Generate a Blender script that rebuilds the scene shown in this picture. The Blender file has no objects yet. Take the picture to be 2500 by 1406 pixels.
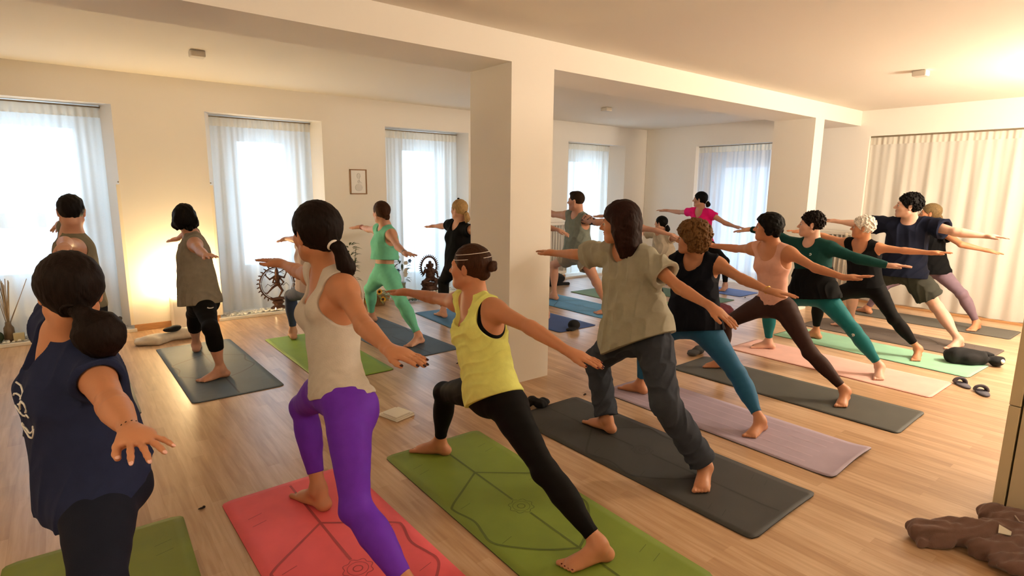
import bpy, bmesh, math, random, os
import numpy as np
from mathutils import Vector, Matrix
random.seed(7); rng = np.random.RandomState(11)
QUICK = float(os.environ.get('SDF_COARSE', '1'))
C = bpy.context.scene.collection
PI = math.pi
def V(*a): return np.array(a, float)
def nrm(a): a = np.asarray(a, float); return a/ (np.linalg.norm(a)+1e-12)
# ---------------------------------------------------------------- materials
def lin(h):
    h = h.lstrip('#'); o = []
    for i in (0, 2, 4):
        c = int(h[i:i+2], 16)/255; o.append(c/12.92 if c <= .04045 else ((c+.055)/1.055)**2.4)
    return (*o, 1)
MATS = {}
def mat(name, col, rough=.6, noise=0, nscale=30, bump=0, bscale=200, stretch=(1,1,1), metal=0, sheen=0, sss=0, emit=0, spec=.5, coat=0):
    if name in MATS: return MATS[name]
    m = bpy.data.materials.new(name); m.use_nodes = True; nt = m.node_tree; b = nt.nodes['Principled BSDF']
    c = lin(col) if isinstance(col, str) else col
    b.inputs['Base Color'].default_value = c; b.inputs['Roughness'].default_value = rough
    b.inputs['Metallic'].default_value = metal; b.inputs['Specular IOR Level'].default_value = spec
    if sheen: b.inputs['Sheen Weight'].default_value = sheen
    if coat: b.inputs['Coat Weight'].default_value = coat
    if sss:
        b.inputs['Subsurface Weight'].default_value = sss; b.inputs['Subsurface Radius'].default_value = (.012, .005, .003); b.inputs['Subsurface Scale'].default_value = 1
    if emit: b.inputs['Emission Color'].default_value = c; b.inputs['Emission Strength'].default_value = emit
    if noise or bump:
        tc = nt.nodes.new('ShaderNodeTexCoord'); mp = nt.nodes.new('ShaderNodeMapping'); mp.inputs['Scale'].default_value = stretch
        nt.links.new(tc.outputs['Object'], mp.inputs['Vector'])
    if noise:
        n = nt.nodes.new('ShaderNodeTexNoise'); n.inputs['Scale'].default_value = nscale; n.inputs['Detail'].default_value = 4
        nt.links.new(mp.outputs[0], n.inputs['Vector'])
        mx = nt.nodes.new('ShaderNodeMix'); mx.data_type = 'RGBA'
        mx.inputs[6].default_value = tuple(min(1, x*(1-noise)) for x in c[:3])+(1,); mx.inputs[7].default_value = tuple(min(1, x*(1+noise)) for x in c[:3])+(1,)
        rp = nt.nodes.new('ShaderNodeMapRange'); rp.inputs[1].default_value = .3; rp.inputs[2].default_value = .7
        nt.links.new(n.outputs[0], rp.inputs[0]); nt.links.new(rp.outputs[0], mx.inputs[0]); nt.links.new(mx.outputs[2], b.inputs['Base Color'])
    if bump:
        n2 = nt.nodes.new('ShaderNodeTexNoise'); n2.inputs['Scale'].default_value = bscale; n2.inputs['Detail'].default_value = 3
        nt.links.new(mp.outputs[0], n2.inputs['Vector']); bp = nt.nodes.new('ShaderNodeBump'); bp.inputs['Strength'].default_value = bump; bp.inputs['Distance'].default_value = .004
        nt.links.new(n2.outputs[0], bp.inputs['Height']); nt.links.new(bp.outputs[0], b.inputs['Normal'])
    MATS[name] = m; return m
# ---------------------------------------------------------------- object helpers
def tagp(o, label=None, cat=None, group=None, kind=None):
    if label: o['label'] = label
    if cat: o['category'] = cat
    if group: o['group'] = group
    if kind: o['kind'] = kind
    return o
def empty(name, loc, label, cat, group=None, rz=0):
    o = bpy.data.objects.new(name, None); C.objects.link(o); o.location = loc; o.rotation_euler = (0, 0, rz); o.empty_display_size = .1
    return tagp(o, label, cat, group)
def link_mesh(name, me, parent=None, mats=()):
    for m in mats: me.materials.append(m)
    o = bpy.data.objects.new(name, me); C.objects.link(o)
    if parent is not None: o.parent = parent
    return o
def from_arrays(name, co, quads, mats, parent=None, origin=(0,0,0), smooth=True, tris=None):
    me = bpy.data.meshes.new(name); co = np.asarray(co, np.float32)-np.array(origin, np.float32)
    k = 4; F = quads
    if tris is not None: k = 3; F = tris
    F = np.asarray(F, np.int32)
    me.vertices.add(len(co)); me.vertices.foreach_set('co', co.ravel())
    me.loops.add(F.size); me.loops.foreach_set('vertex_index', F.ravel())
    me.polygons.add(len(F)); me.polygons.foreach_set('loop_start', np.arange(0, F.size, k, dtype=np.int32))
    try: me.polygons.foreach_set('loop_total', np.full(len(F), k, np.int32))
    except Exception: pass
    me.polygons.foreach_set('use_smooth', np.full(len(F), smooth))
    me.update(calc_edges=True); me.validate()
    return link_mesh(name, me, parent, mats)
class MB:
    """collects simple solids and links them as one mesh"""
    def __init__(s): s.bm = bmesh.new(); s.mi = 0
    def _fin(s, faces, smooth=False):
        for f in faces: f.material_index = s.mi; f.smooth = smooth
    def box(s, x0, x1, y0, y1, z0, z1, M=None, bev=0):
        r = bmesh.ops.create_cube(s.bm, size=1); vs = r['verts']
        for v in vs:
            v.co = Vector(((x0+x1)/2+v.co.x*(x1-x0), (y0+y1)/2+v.co.y*(y1-y0), (z0+z1)/2+v.co.z*(z1-z0)))
        fs = list({f for v in vs for f in v.link_faces})
        if bev:
            es = list({e for v in vs for e in v.link_edges})
            rr = bmesh.ops.bevel(s.bm, geom=es, offset=bev, segments=2, affect='EDGES', profile=.5)
            fs = list({f for v in rr['verts'] for f in v.link_faces}); vs = list({v for f in fs for v in f.verts})
        if M is not None:
            for v in vs: v.co = M @ v.co
        s._fin(fs, False); return s
    def prism(s, pts, z0, z1):
        n = len(pts); a = [s.bm.verts.new((p[0], p[1], z0)) for p in pts]; b = [s.bm.verts.new((p[0], p[1], z1)) for p in pts]
        fs = [s.bm.faces.new(a[::-1]), s.bm.faces.new(b)]
        for i in range(n): fs.append(s.bm.faces.new((a[i], a[(i+1)%n], b[(i+1)%n], b[i])))
        s._fin(fs); return s
    def tube(s, pts, rad, seg=8, close=False, caps=True):
        pts = [np.asarray(p, float) for p in pts]; n = len(pts)
        rad = [rad]*n if np.isscalar(rad) else rad
        rings = []; up = V(0,0,1)
        for i, p in enumerate(pts):
            a = pts[(i-1)%n] if (i > 0 or close) else p; b = pts[(i+1)%n] if (i < n-1 or close) else p
            t = nrm(b-a); u = np.cross(t, up)
            if np.linalg.norm(u) < .05: u = np.cross(t, V(1,0,0))
            u = nrm(u); w = np.cross(u, t)
            rings.append([s.bm.verts.new(p+rad[i]*(math.cos(q)*u+math.sin(q)*w)) for q in np.linspace(0, 2*PI, seg, endpoint=False)])
        fs = []
        for i in range(n if close else n-1):
            A, B = rings[i], rings[(i+1)%n]
            for j in range(seg):
                try: fs.append(s.bm.faces.new((A[j], A[(j+1)%seg], B[(j+1)%seg], B[j])))
                except ValueError: pass
        if caps and not close: fs += [s.bm.faces.new(rings[0][::-1]), s.bm.faces.new(rings[-1])]
        s._fin(fs, True); return s
    def lathe(s, c, prof, seg=24, sx=1, sy=1):
        rings = []
        for r, z in prof:
            rings.append([s.bm.verts.new((c[0]+sx*r*math.cos(q), c[1]+sy*r*math.sin(q), c[2]+z)) for q in np.linspace(0, 2*PI, seg, endpoint=False)])
        fs = []
        for A, B in zip(rings, rings[1:]):
            for j in range(seg): fs.append(s.bm.faces.new((A[j], A[(j+1)%seg], B[(j+1)%seg], B[j])))
        fs += [s.bm.faces.new(rings[0][::-1]), s.bm.faces.new(rings[-1])]
        s._fin(fs, True); return s
    def ball(s, c, r, u=12, v=8, R=None):
        rr = bmesh.ops.create_uvsphere(s.bm, u_segments=u, v_segments=v, radius=1)
        r = (r,r,r) if np.isscalar(r) else r
        for x in rr['verts']:
            q = Vector((x.co.x*r[0], x.co.y*r[1], x.co.z*r[2]))
            if R is not None: q = R @ q
            x.co = q+Vector(c)
        s._fin({f for x in rr['verts'] for f in x.link_faces}, True); return s
    def build(s, name, mats, parent=None, origin=None):
        me = bpy.data.meshes.new(name); bmesh.ops.recalc_face_normals(s.bm, faces=s.bm.faces[:])
        if origin is not None: bmesh.ops.translate(s.bm, verts=s.bm.verts[:], vec=-Vector(origin))
        s.bm.to_mesh(me); s.bm.free()
        o = link_mesh(name, me, parent, mats if isinstance(mats, (list, tuple)) else [mats])
        if origin is not None and parent is None: o.location = origin
        return o
def struct(name, mb, m): o = mb.build(name, m); o['kind'] = 'structure'; return o
# ---------------------------------------------------------------- implicit surfaces (smooth unions) for soft shapes
def ell(c, r, R=None, k=.03, tag=''): return dict(t='e', c=np.asarray(c, float), r=np.asarray(r, float), R=np.eye(3) if R is None else np.asarray(R, float), k=k, tag=tag)
def sph(c, r, k=.03, tag=''): return dict(t='s', c=np.asarray(c, float), r=r, k=k, tag=tag)
def limb(a, b, prof, k=.03, tag='', flat=None): # prof [(t, radius)], flat=(axis, ratio)
    return dict(t='l', a=np.asarray(a, float), b=np.asarray(b, float), p=np.array(prof, float), k=k, tag=tag, flat=flat)
def pev(q, P):
    if P.dtype == np.float32 and '32' not in q:
        q['32'] = {k: (v.astype(np.float32) if isinstance(v, np.ndarray) else ((v[0].astype(np.float32), v[1]) if k == 'flat' and v is not None else v)) for k, v in q.items()}
    if P.dtype == np.float32: q = q['32']
    if q['t'] == 's': return np.sqrt(((P-q['c'])**2).sum(1))-q['r']
    if q['t'] == 'e':
        l = (P-q['c']) @ q['R'].T; a = l/q['r']; k0 = np.sqrt((a*a).sum(1)); k1 = np.sqrt(((a/q['r'])**2).sum(1))+1e-9
        return np.where(k0 < 1e-3, -q['r'].min(), k0*(k0-1)/k1)
    ba = q['b']-q['a']; pa = P-q['a']; s = 1
    if q['flat'] is not None:
        ax, ra = q['flat']; comp = pa @ ax; cb = ba @ ax; pa = pa+(comp*(1/ra-1))[:, None]*ax; ba = ba+ax*cb*(1/ra-1)
    t = np.clip((pa @ ba)/(ba @ ba), 0, 1); r = np.interp(t, q['p'][:,0], q['p'][:,1]).astype(P.dtype)
    v = pa-t[:, None]*ba; d = np.sqrt(np.einsum('ij,ij->i', v, v))-r
    if q['flat'] is not None: # correct the distance by the local stretch
        dl = pa-t[:, None]*ba; n = d+r+1e-9; g = np.abs(dl @ q['flat'][0])/n
        d = d/np.sqrt(1-g*g+(g/q['flat'][1])**2)
    return d
def smin(a, b, k):
    h = np.maximum(k-np.abs(a-b), 0)/k; return np.minimum(a, b)-h*h*k*.25
class Field:
    def __init__(s, prims, post=()): s.prims = prims; s.post = list(post)
    def ev(s, P, sel=None):
        d = None
        for i, q in enumerate(s.prims):
            if sel is not None and not sel[i]: continue
            e = pev(q, P); d = e if d is None else smin(d, e, q['k'])
        if d is None: return np.full(len(P), .2)
        for f in s.post: d = f(d, P)
        return d
def offset(c): return lambda d, P: d-c
def cut(q, k=.004): # remove a primitive
    return lambda d, P: -smin(-d, pev(q, P), k)
def keep_above(p, n, k=.003):
    p = np.asarray(p, float); n = nrm(n); return lambda d, P: -smin(-d, (P-p) @ n, k)
def cut_beyond(p, n, R, k=.003, ra=.13): # remove what lies beyond a plane, within R of p
    p = np.asarray(p, float); n = nrm(n)
    def f(d, P):
        v = P-p; t = v @ n; e = np.maximum(np.maximum(-t, t-R), np.sqrt(np.maximum((v*v).sum(1)-t*t, 0))-ra); return -smin(-d, e, k)
    return f
def ripple(amp, freq, ax, ph=0):
    ax = nrm(ax); o = nrm(np.cross(ax, V(.3,.5,.8)));o2=np.cross(ax,o)
    def f(d, P):
        u = P @ ax*freq; w = P @ o*freq*.37; z = P @ o2*freq*.43
        return d-amp*(np.sin(u+1.8*np.sin(w+ph)+1.3*np.sin(z*1.3+ph))*.6+.4*np.sin(u*1.9+2.1*np.sin(z+2*ph)+w))
    return f
def ripple_out(amp, freq, ax, ph=0):
    g = ripple(1, freq, ax, ph); z = None
    def f(d, P):
        x = -g(np.zeros_like(d), P); return d-amp*(1-np.minimum(np.abs(x)*1.25, 1))**1.4*1.1
    return f
def surface(F, h, pad=.03, bounds=None):
    h = h*QUICK; B = 10
    if bounds is None:
        lo = np.full(3, 1e9); hi = -lo
        for q in F.prims:
            if q['t'] == 'l': r = q['p'][:,1].max(); pts = np.array([q['a'], q['b']])
            elif q['t'] == 's': r = q['r']; pts = q['c'][None]
            else: r = q['r'].max(); pts = q['c'][None]
            lo = np.minimum(lo, pts.min(0)-r); hi = np.maximum(hi, pts.max(0)+r)
        lo -= pad; hi += pad
    else: lo, hi = map(np.array, bounds)
    nb = np.ceil((hi-lo)/(h*B)).astype(int)+1; n = nb*B
    bi = np.stack(np.meshgrid(*[np.arange(x) for x in nb], indexing='ij'), -1).reshape(-1, 3)
    cen = lo+(bi*B+(B-1)/2)*h; R = B*h*math.sqrt(3)/2
    ds = np.stack([pev(q, cen) for q in F.prims], 1); dm = ds.min(1); dc = F.ev(cen)
    act = np.where((np.abs(dc) < R*1.3+.006) & (dm < R*1.3+.03))[0]
    G = np.repeat(np.repeat(np.repeat(np.where(dc > 0, 1., -1.).reshape(nb).astype(np.float32), B, 0), B, 1), B, 2)
    ks = np.array([q['k'] for q in F.prims])
    off = np.stack(np.meshgrid(*[np.arange(B)]*3, indexing='ij'), -1).reshape(-1, 3); b3 = B**3
    S = ds[act] < np.minimum(dm[act][:, None]+2*R+ks, R+ks+.012+getattr(F, 'reach', 0))
    for c0 in range(0, len(act), 40):
        aa = act[c0:c0+40]; Sc = S[c0:c0+40]; i0 = bi[aa]*B
        P = (lo+(i0[:, None, :]+off[None])*h).astype(np.float32); D = np.full((len(aa), b3), .2, np.float32); has = np.zeros(len(aa), bool)
        for i, q in enumerate(F.prims):
            m = np.where(Sc[:, i])[0]
            if not len(m): continue
            e = pev(q, P[m].reshape(-1, 3)).reshape(len(m), b3); cur = D[m]
            D[m] = np.where(has[m][:, None], smin(cur, e, q['k']), e); has[m] = True
        d = D.reshape(-1); Pf = P.reshape(-1, 3)
        for f in F.post: d = f(d, Pf)
        d = d.reshape(len(aa), B, B, B)
        for j in range(len(aa)): x, y, z = i0[j]; G[x:x+B, y:y+B, z:z+B] = d[j]
    # naive surface nets
    s = G < 0; c = np.zeros(tuple(n-1), np.uint8)
    corners = [(i,j,k) for i in (0,1) for j in (0,1) for k in (0,1)]
    for i,j,k in corners: c += s[i:n[0]-1+i, j:n[1]-1+j, k:n[2]-1+k]
    cells = np.argwhere((c > 0) & (c < 8)); idx = np.full(tuple(n-1), -1, np.int32); idx[tuple(cells.T)] = np.arange(len(cells))
    acc = np.zeros((len(cells), 3)); cnt = np.zeros(len(cells))
    val = {q: G[cells[:,0]+q[0], cells[:,1]+q[1], cells[:,2]+q[2]] for q in corners}
    for p in corners:
        for ax in range(3):
            if p[ax]: continue
            q = list(p); q[ax] = 1; q = tuple(q); a, b = val[p], val[q]; m = (a < 0) != (b < 0)
            t = np.where(m, a/np.where(m, a-b, 1), 0); pos = np.tile(np.array(p, float), (len(cells), 1)); pos[:, ax] = t
            acc[m] += pos[m]; cnt[m] += 1
    vt = lo+(cells+acc/np.maximum(cnt, 1)[:, None])*h
    quads = []
    for ax in range(3):
        o1, o2 = [(1,2),(2,0),(0,1)][ax]
        sl = [slice(1, x-1) for x in n]; sl2 = list(sl); sl[ax] = slice(0, n[ax]-1); sl2[ax] = slice(1, n[ax])
        A = s[tuple(sl)]; Bq = s[tuple(sl2)]; e = np.argwhere(A != Bq)
        base = e+1; base[:, ax] -= 1
        flip = A[tuple(e.T)]
        def cell(d1, d2):
            q = base.copy(); q[:, o1] -= d1; q[:, o2] -= d2; return idx[tuple(q.T)]
        Q = np.stack([cell(1,1), cell(0,1), cell(0,0), cell(1,0)], 1)
        Q[~flip] = Q[~flip][:, ::-1]; quads.append(Q)
    Q = np.concatenate(quads); Q = Q[(Q >= 0).all(1)]
    return vt, Q
def soft(name, F, h, m, parent=None, origin=(0,0,0), bounds=None, pad=.03):
    v, q = surface(F, h, pad, bounds)
    return from_arrays(name, v, q, [m] if not isinstance(m, (list, tuple)) else m, parent, origin)
def project(F, P, it=12, off=.001):
    P = np.array(P, float)
    for _ in range(it):
        d = F.ev(P); e = 1e-3; g = np.stack([(F.ev(P+np.eye(3)[i]*e)-d)/e for i in range(3)], 1); g /= (np.linalg.norm(g, axis=1, keepdims=True)+1e-9)
        P = P-g*(d-off)[:, None]*.8
    return P

# joint positions of every person, metres
POSES = {
 'navy': {"s":0.991,"P":[0.013,2.383,0.613],"N":[-0.031,2.353,1.103],"H":[0.001,2.291,1.294],"SF":[-0.048,2.509,1.147],"EF":[-0.006,2.777,1.209],"WF":[0.001,3.013,1.237],"TF":[-0.001,3.189,1.215],"SB":[0.031,2.215,1.041],"EB":[0.064,1.942,1.003],"WB":[0.088,1.706,1.002],"TB":[0.128,1.534,1.003],"HF":[0.012,2.477,0.617],"KF":[-0.028,2.854,0.471],"AF":[-0.002,2.883,0.086],"OF":[-0.0,3.053,0.03],"HB":[0.013,2.289,0.619],"KB":[-0.022,1.919,0.457],"AB":[-0.006,1.799,0.088],"OB":[-0.158,1.725,0.03]},
 'purple': {"s":1.074,"P":[0.904,2.395,0.717],"N":[0.95,2.575,1.224],"H":[0.897,2.564,1.426],"SF":[0.946,2.749,1.207],"EF":[0.977,3.047,1.181],"WF":[0.964,3.304,1.198],"TF":[0.904,3.486,1.223],"SB":[0.951,2.399,1.197],"EB":[0.92,2.123,1.082],"WB":[0.909,1.869,1.041],"TB":[0.956,1.681,1.035],"HF":[0.906,2.496,0.72],"KF":[0.896,2.878,0.502],"AF":[0.9,2.71,0.105],"OF":[0.855,2.874,0.026],"HB":[0.903,2.293,0.71],"KB":[0.843,2.093,0.32],"AB":[0.929,1.757,0.085],"OB":[0.746,1.734,0.03]},
 'yellow': {"s":1.0,"P":[1.661,2.25,0.568],"N":[1.7,2.465,1.023],"H":[1.675,2.479,1.222],"SF":[1.712,2.627,1.0],"EF":[1.706,2.908,0.984],"WF":[1.662,3.142,0.986],"TF":[1.638,3.319,0.983],"SB":[1.699,2.301,1.024],"EB":[1.726,2.025,0.975],"WB":[1.769,1.802,0.901],"TB":[1.818,1.631,0.873],"HF":[1.664,2.344,0.576],"KF":[1.669,2.734,0.45],"AF":[1.706,2.85,0.082],"OF":[1.6,2.985,0.029],"HB":[1.664,2.155,0.578],"KB":[1.659,1.825,0.336],"AB":[1.73,1.535,0.085],"OB":[1.568,1.592,0.03]},
 'gray': {"s":1.045,"P":[2.761,2.202,0.724],"N":[2.779,2.339,1.243],"H":[2.689,2.337,1.434],"SF":[2.759,2.508,1.218],"EF":[2.789,2.796,1.188],"WF":[2.812,3.044,1.171],"TF":[2.826,3.229,1.181],"SB":[2.769,2.17,1.22],"EB":[2.747,1.914,1.083],"WB":[2.69,1.677,1.025],"TB":[2.693,1.506,0.948],"HF":[2.745,2.3,0.715],"KF":[2.845,2.625,0.454],"AF":[2.791,2.454,0.092],"OF":[2.792,2.629,0.029],"HB":[2.782,2.108,0.744],"KB":[2.633,1.879,0.421],"AB":[2.756,1.674,0.084],"OB":[2.598,1.593,0.032]},
 'curly': {"s":0.955,"P":[3.579,2.354,0.654],"N":[3.646,2.42,1.127],"H":[3.552,2.401,1.295],"SF":[3.599,2.568,1.102],"EF":[3.689,2.813,1.042],"WF":[3.637,2.987,1.184],"TF":[3.631,3.155,1.231],"SB":[3.684,2.268,1.115],"EB":[3.61,2.022,1.043],"WB":[3.565,1.801,0.998],"TB":[3.606,1.631,0.988],"HF":[3.58,2.443,0.665],"KF":[3.582,2.76,0.44],"AF":[3.562,2.799,0.076],"OF":[3.523,2.958,0.029],"HB":[3.585,2.262,0.65],"KB":[3.725,2.068,0.339],"AB":[3.635,1.816,0.083],"OB":[3.474,1.804,0.031]},
 'brown': {"s":0.967,"P":[4.631,2.291,0.685],"N":[4.621,2.355,1.164],"H":[4.546,2.359,1.344],"SF":[4.633,2.51,1.148],"EF":[4.757,2.746,1.12],"WF":[4.752,2.978,1.129],"TF":[4.677,3.131,1.18],"SB":[4.603,2.199,1.147],"EB":[4.551,1.954,1.051],"WB":[4.523,1.727,1.01],"TB":[4.568,1.557,1.043],"HF":[4.629,2.383,0.683],"KF":[4.598,2.707,0.453],"AF":[4.708,2.76,0.094],"OF":[4.595,2.876,0.03],"HB":[4.631,2.199,0.681],"KB":[4.64,1.967,0.357],"AB":[4.712,1.701,0.096],"OB":[4.553,1.664,0.029]},
 'teal': {"s":0.984,"P":[5.602,2.395,0.652],"N":[5.611,2.464,1.138],"H":[5.567,2.477,1.329],"SF":[5.622,2.621,1.109],"EF":[5.62,2.87,1.226],"WF":[5.62,3.105,1.241],"TF":[5.62,3.279,1.214],"SB":[5.583,2.306,1.121],"EB":[5.581,2.04,1.046],"WB":[5.647,1.809,1.005],"TB":[5.635,1.634,1.024],"HF":[5.601,2.487,0.66],"KF":[5.604,2.827,0.448],"AF":[5.697,2.837,0.08],"OF":[5.584,2.966,0.029],"HB":[5.605,2.302,0.657],"KB":[5.566,2.0,0.395],"AB":[5.663,1.786,0.091],"OB":[5.504,1.734,0.029]},
 'white': {"s":0.936,"P":[6.565,2.295,0.642],"N":[6.559,2.369,1.101],"H":[6.493,2.366,1.277],"SF":[6.571,2.521,1.091],"EF":[6.592,2.774,1.151],"WF":[6.57,2.993,1.186],"TF":[6.511,3.151,1.2],"SB":[6.534,2.221,1.074],"EB":[6.49,1.965,1.071],"WB":[6.475,1.742,1.072],"TB":[6.492,1.577,1.096],"HF":[6.548,2.385,0.63],"KF":[6.452,2.71,0.44],"AF":[6.545,2.731,0.087],"OF":[6.53,2.89,0.03],"HB":[6.58,2.213,0.666],"KB":[6.491,1.979,0.382],"AB":[6.598,1.767,0.099],"OB":[6.447,1.736,0.03]},
 'man': {"s":1.093,"P":[7.393,2.236,0.744],"N":[7.423,2.24,1.295],"H":[7.32,2.238,1.493],"SF":[7.393,2.418,1.274],"EF":[7.454,2.716,1.255],"WF":[7.423,2.975,1.278],"TF":[7.458,3.166,1.308],"SB":[7.447,2.063,1.288],"EB":[7.33,1.787,1.235],"WB":[7.38,1.53,1.206],"TB":[7.339,1.338,1.211],"HF":[7.392,2.34,0.746],"KF":[7.339,2.709,0.497],"AF":[7.443,2.715,0.085],"OF":[7.403,2.901,0.03],"HB":[7.396,2.132,0.741],"KB":[7.548,1.905,0.385],"AB":[7.403,1.636,0.092],"OB":[7.218,1.663,0.03]},
 'blonde': {"s":1.008,"P":[8.57,2.311,0.676],"N":[8.568,2.366,1.18],"H":[8.532,2.364,1.382],"SF":[8.581,2.531,1.172],"EF":[8.542,2.805,1.223],"WF":[8.554,3.045,1.24],"TF":[8.548,3.224,1.215],"SB":[8.536,2.207,1.16],"EB":[8.435,1.979,1.03],"WB":[8.509,1.755,0.977],"TB":[8.613,1.61,0.948],"HF":[8.559,2.408,0.665],"KF":[8.445,2.73,0.423],"AF":[8.509,2.918,0.084],"OF":[8.58,3.076,0.03],"HB":[8.579,2.219,0.689],"KB":[8.479,1.912,0.433],"AB":[8.59,1.748,0.092],"OB":[8.42,1.761,0.03]},
 'ltank': {"s":1.056,"P":[0.071,5.586,0.702],"N":[0.052,5.591,1.231],"H":[0.067,5.503,1.423],"SF":[0.035,5.753,1.286],"EF":[0.002,6.046,1.285],"WF":[-0.004,6.3,1.281],"TF":[-0.033,6.477,1.216],"SB":[0.058,5.437,1.15],"EB":[0.005,5.154,1.218],"WB":[-0.002,4.901,1.219],"TB":[0.001,4.716,1.181],"HF":[0.067,5.686,0.704],"KF":[-0.027,6.054,0.494],"AF":[-0.002,6.106,0.086],"OF":[-0.0,6.288,0.03],"HB":[0.067,5.486,0.702],"KB":[0.005,5.166,0.415],"AB":[0.006,4.918,0.086],"OB":[-0.174,4.89,0.03]},
 'capri': {"s":1.005,"P":[0.9,5.592,0.65],"N":[0.89,5.672,1.154],"H":[0.845,5.667,1.35],"SF":[0.914,5.834,1.147],"EF":[0.954,6.105,1.213],"WF":[0.866,6.307,1.114],"TF":[0.827,6.483,1.094],"SB":[0.881,5.508,1.134],"EB":[0.874,5.23,1.095],"WB":[0.877,4.99,1.084],"TB":[0.899,4.812,1.095],"HF":[0.903,5.687,0.657],"KF":[0.903,6.021,0.418],"AF":[0.93,6.211,0.078],"OF":[0.966,6.381,0.03],"HB":[0.903,5.497,0.652],"KB":[0.885,5.129,0.467],"AB":[0.948,5.197,0.086],"OB":[0.778,5.173,0.03]},
 'hidden': {"s":0.995,"P":[1.89,5.616,0.597],"N":[1.891,5.565,1.089],"H":[1.977,5.632,1.259],"SF":[1.871,5.716,1.031],"EF":[1.885,5.989,1.086],"WF":[1.868,6.226,1.078],"TF":[1.84,6.398,1.043],"SB":[1.895,5.409,1.134],"EB":[1.875,5.135,1.172],"WB":[1.887,4.898,1.158],"TB":[1.876,4.724,1.124],"HF":[1.888,5.711,0.601],"KF":[1.836,6.1,0.483],"AF":[1.847,6.129,0.093],"OF":[1.88,6.293,0.03],"HB":[1.89,5.522,0.603],"KB":[1.88,5.174,0.39],"AB":[1.884,4.934,0.085],"OB":[1.716,4.959,0.03]},
 'mint': {"s":1.013,"P":[2.772,5.777,0.663],"N":[2.809,5.812,1.165],"H":[2.755,5.795,1.358],"SF":[2.797,5.977,1.156],"EF":[2.817,6.259,1.141],"WF":[2.826,6.502,1.155],"TF":[2.774,6.677,1.146],"SB":[2.798,5.648,1.133],"EB":[2.744,5.395,1.018],"WB":[2.706,5.159,0.974],"TB":[2.727,4.978,0.97],"HF":[2.773,5.873,0.664],"KF":[2.793,6.225,0.443],"AF":[2.873,6.39,0.093],"OF":[2.756,6.515,0.03],"HB":[2.772,5.68,0.664],"KB":[2.743,5.334,0.436],"AB":[2.837,5.147,0.094],"OB":[2.674,5.093,0.028]},
 'black': {"s":0.993,"P":[3.747,5.769,0.688],"N":[3.746,5.749,1.183],"H":[3.717,5.72,1.377],"SF":[3.734,5.91,1.184],"EF":[3.776,6.182,1.153],"WF":[3.805,6.419,1.138],"TF":[3.764,6.593,1.134],"SB":[3.751,5.591,1.142],"EB":[3.75,5.314,1.166],"WB":[3.75,5.077,1.161],"TB":[3.75,4.903,1.124],"HF":[3.747,5.863,0.689],"KF":[3.781,6.187,0.445],"AF":[3.704,6.071,0.085],"OF":[3.714,6.24,0.03],"HB":[3.747,5.674,0.686],"KB":[3.75,5.384,0.399],"AB":[3.751,5.155,0.086],"OB":[3.588,5.107,0.03]},
 'pillar': {"s":1.004,"P":[4.7,5.745,0.713],"N":[4.7,5.735,1.215],"H":[4.7,5.74,1.42],"SF":[4.7,5.899,1.199],"EF":[4.7,6.179,1.216],"WF":[4.7,6.418,1.239],"TF":[4.7,6.597,1.215],"SB":[4.7,5.571,1.206],"EB":[4.702,5.292,1.169],"WB":[4.708,5.052,1.144],"TB":[4.756,4.885,1.095],"HF":[4.699,5.841,0.711],"KF":[4.673,6.175,0.472],"AF":[4.698,6.237,0.086],"OF":[4.7,6.409,0.03],"HB":[4.7,5.65,0.714],"KB":[4.704,5.334,0.452],"AB":[4.686,5.2,0.086],"OB":[4.546,5.101,0.03]},
 'tank': {"s":1.1,"P":[5.654,5.646,0.713],"N":[5.653,5.672,1.262],"H":[5.586,5.646,1.472],"SF":[5.643,5.851,1.262],"EF":[5.641,6.159,1.266],"WF":[5.64,6.416,1.321],"TF":[5.64,6.613,1.305],"SB":[5.651,5.496,1.222],"EB":[5.56,5.203,1.201],"WB":[5.635,4.951,1.228],"TB":[5.64,4.754,1.21],"HF":[5.653,5.751,0.715],"KF":[5.669,6.156,0.519],"AF":[5.655,6.112,0.088],"OF":[5.642,6.301,0.03],"HB":[5.653,5.542,0.715],"KB":[5.615,5.233,0.389],"AB":[5.569,4.937,0.082],"OB":[5.434,5.072,0.03]},
 'parm': {"s":1.005,"P":[6.602,5.35,0.609],"N":[6.564,5.486,1.093],"H":[6.491,5.495,1.285],"SF":[6.574,5.648,1.078],"EF":[6.612,5.851,1.267],"WF":[6.594,6.086,1.22],"TF":[6.603,6.266,1.223],"SB":[6.568,5.321,1.091],"EB":[6.58,5.04,1.07],"WB":[6.611,4.806,1.024],"TB":[6.655,4.636,0.989],"HF":[6.606,5.446,0.612],"KF":[6.571,5.833,0.476],"AF":[6.598,5.852,0.085],"OF":[6.6,6.024,0.03],"HB":[6.596,5.256,0.618],"KB":[6.802,5.168,0.274],"AB":[6.622,4.875,0.089],"OB":[6.458,4.826,0.03]},
 'beige': {"s":0.954,"P":[7.577,5.567,0.489],"N":[7.629,5.738,0.924],"H":[7.576,5.712,1.105],"SF":[7.611,5.892,0.919],"EF":[7.645,6.157,0.904],"WF":[7.611,6.237,1.12],"TF":[7.599,6.365,1.236],"SB":[7.619,5.585,0.884],"EB":[7.55,5.326,0.865],"WB":[7.575,5.168,1.034],"TB":[7.594,5.007,1.096],"HF":[7.578,5.657,0.5],"KF":[7.573,6.046,0.457],"AF":[7.597,6.071,0.086],"OF":[7.6,6.233,0.03],"HB":[7.578,5.476,0.5],"KB":[7.6,5.103,0.387],"AB":[7.6,4.884,0.085],"OB":[7.44,4.908,0.03]},
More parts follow.
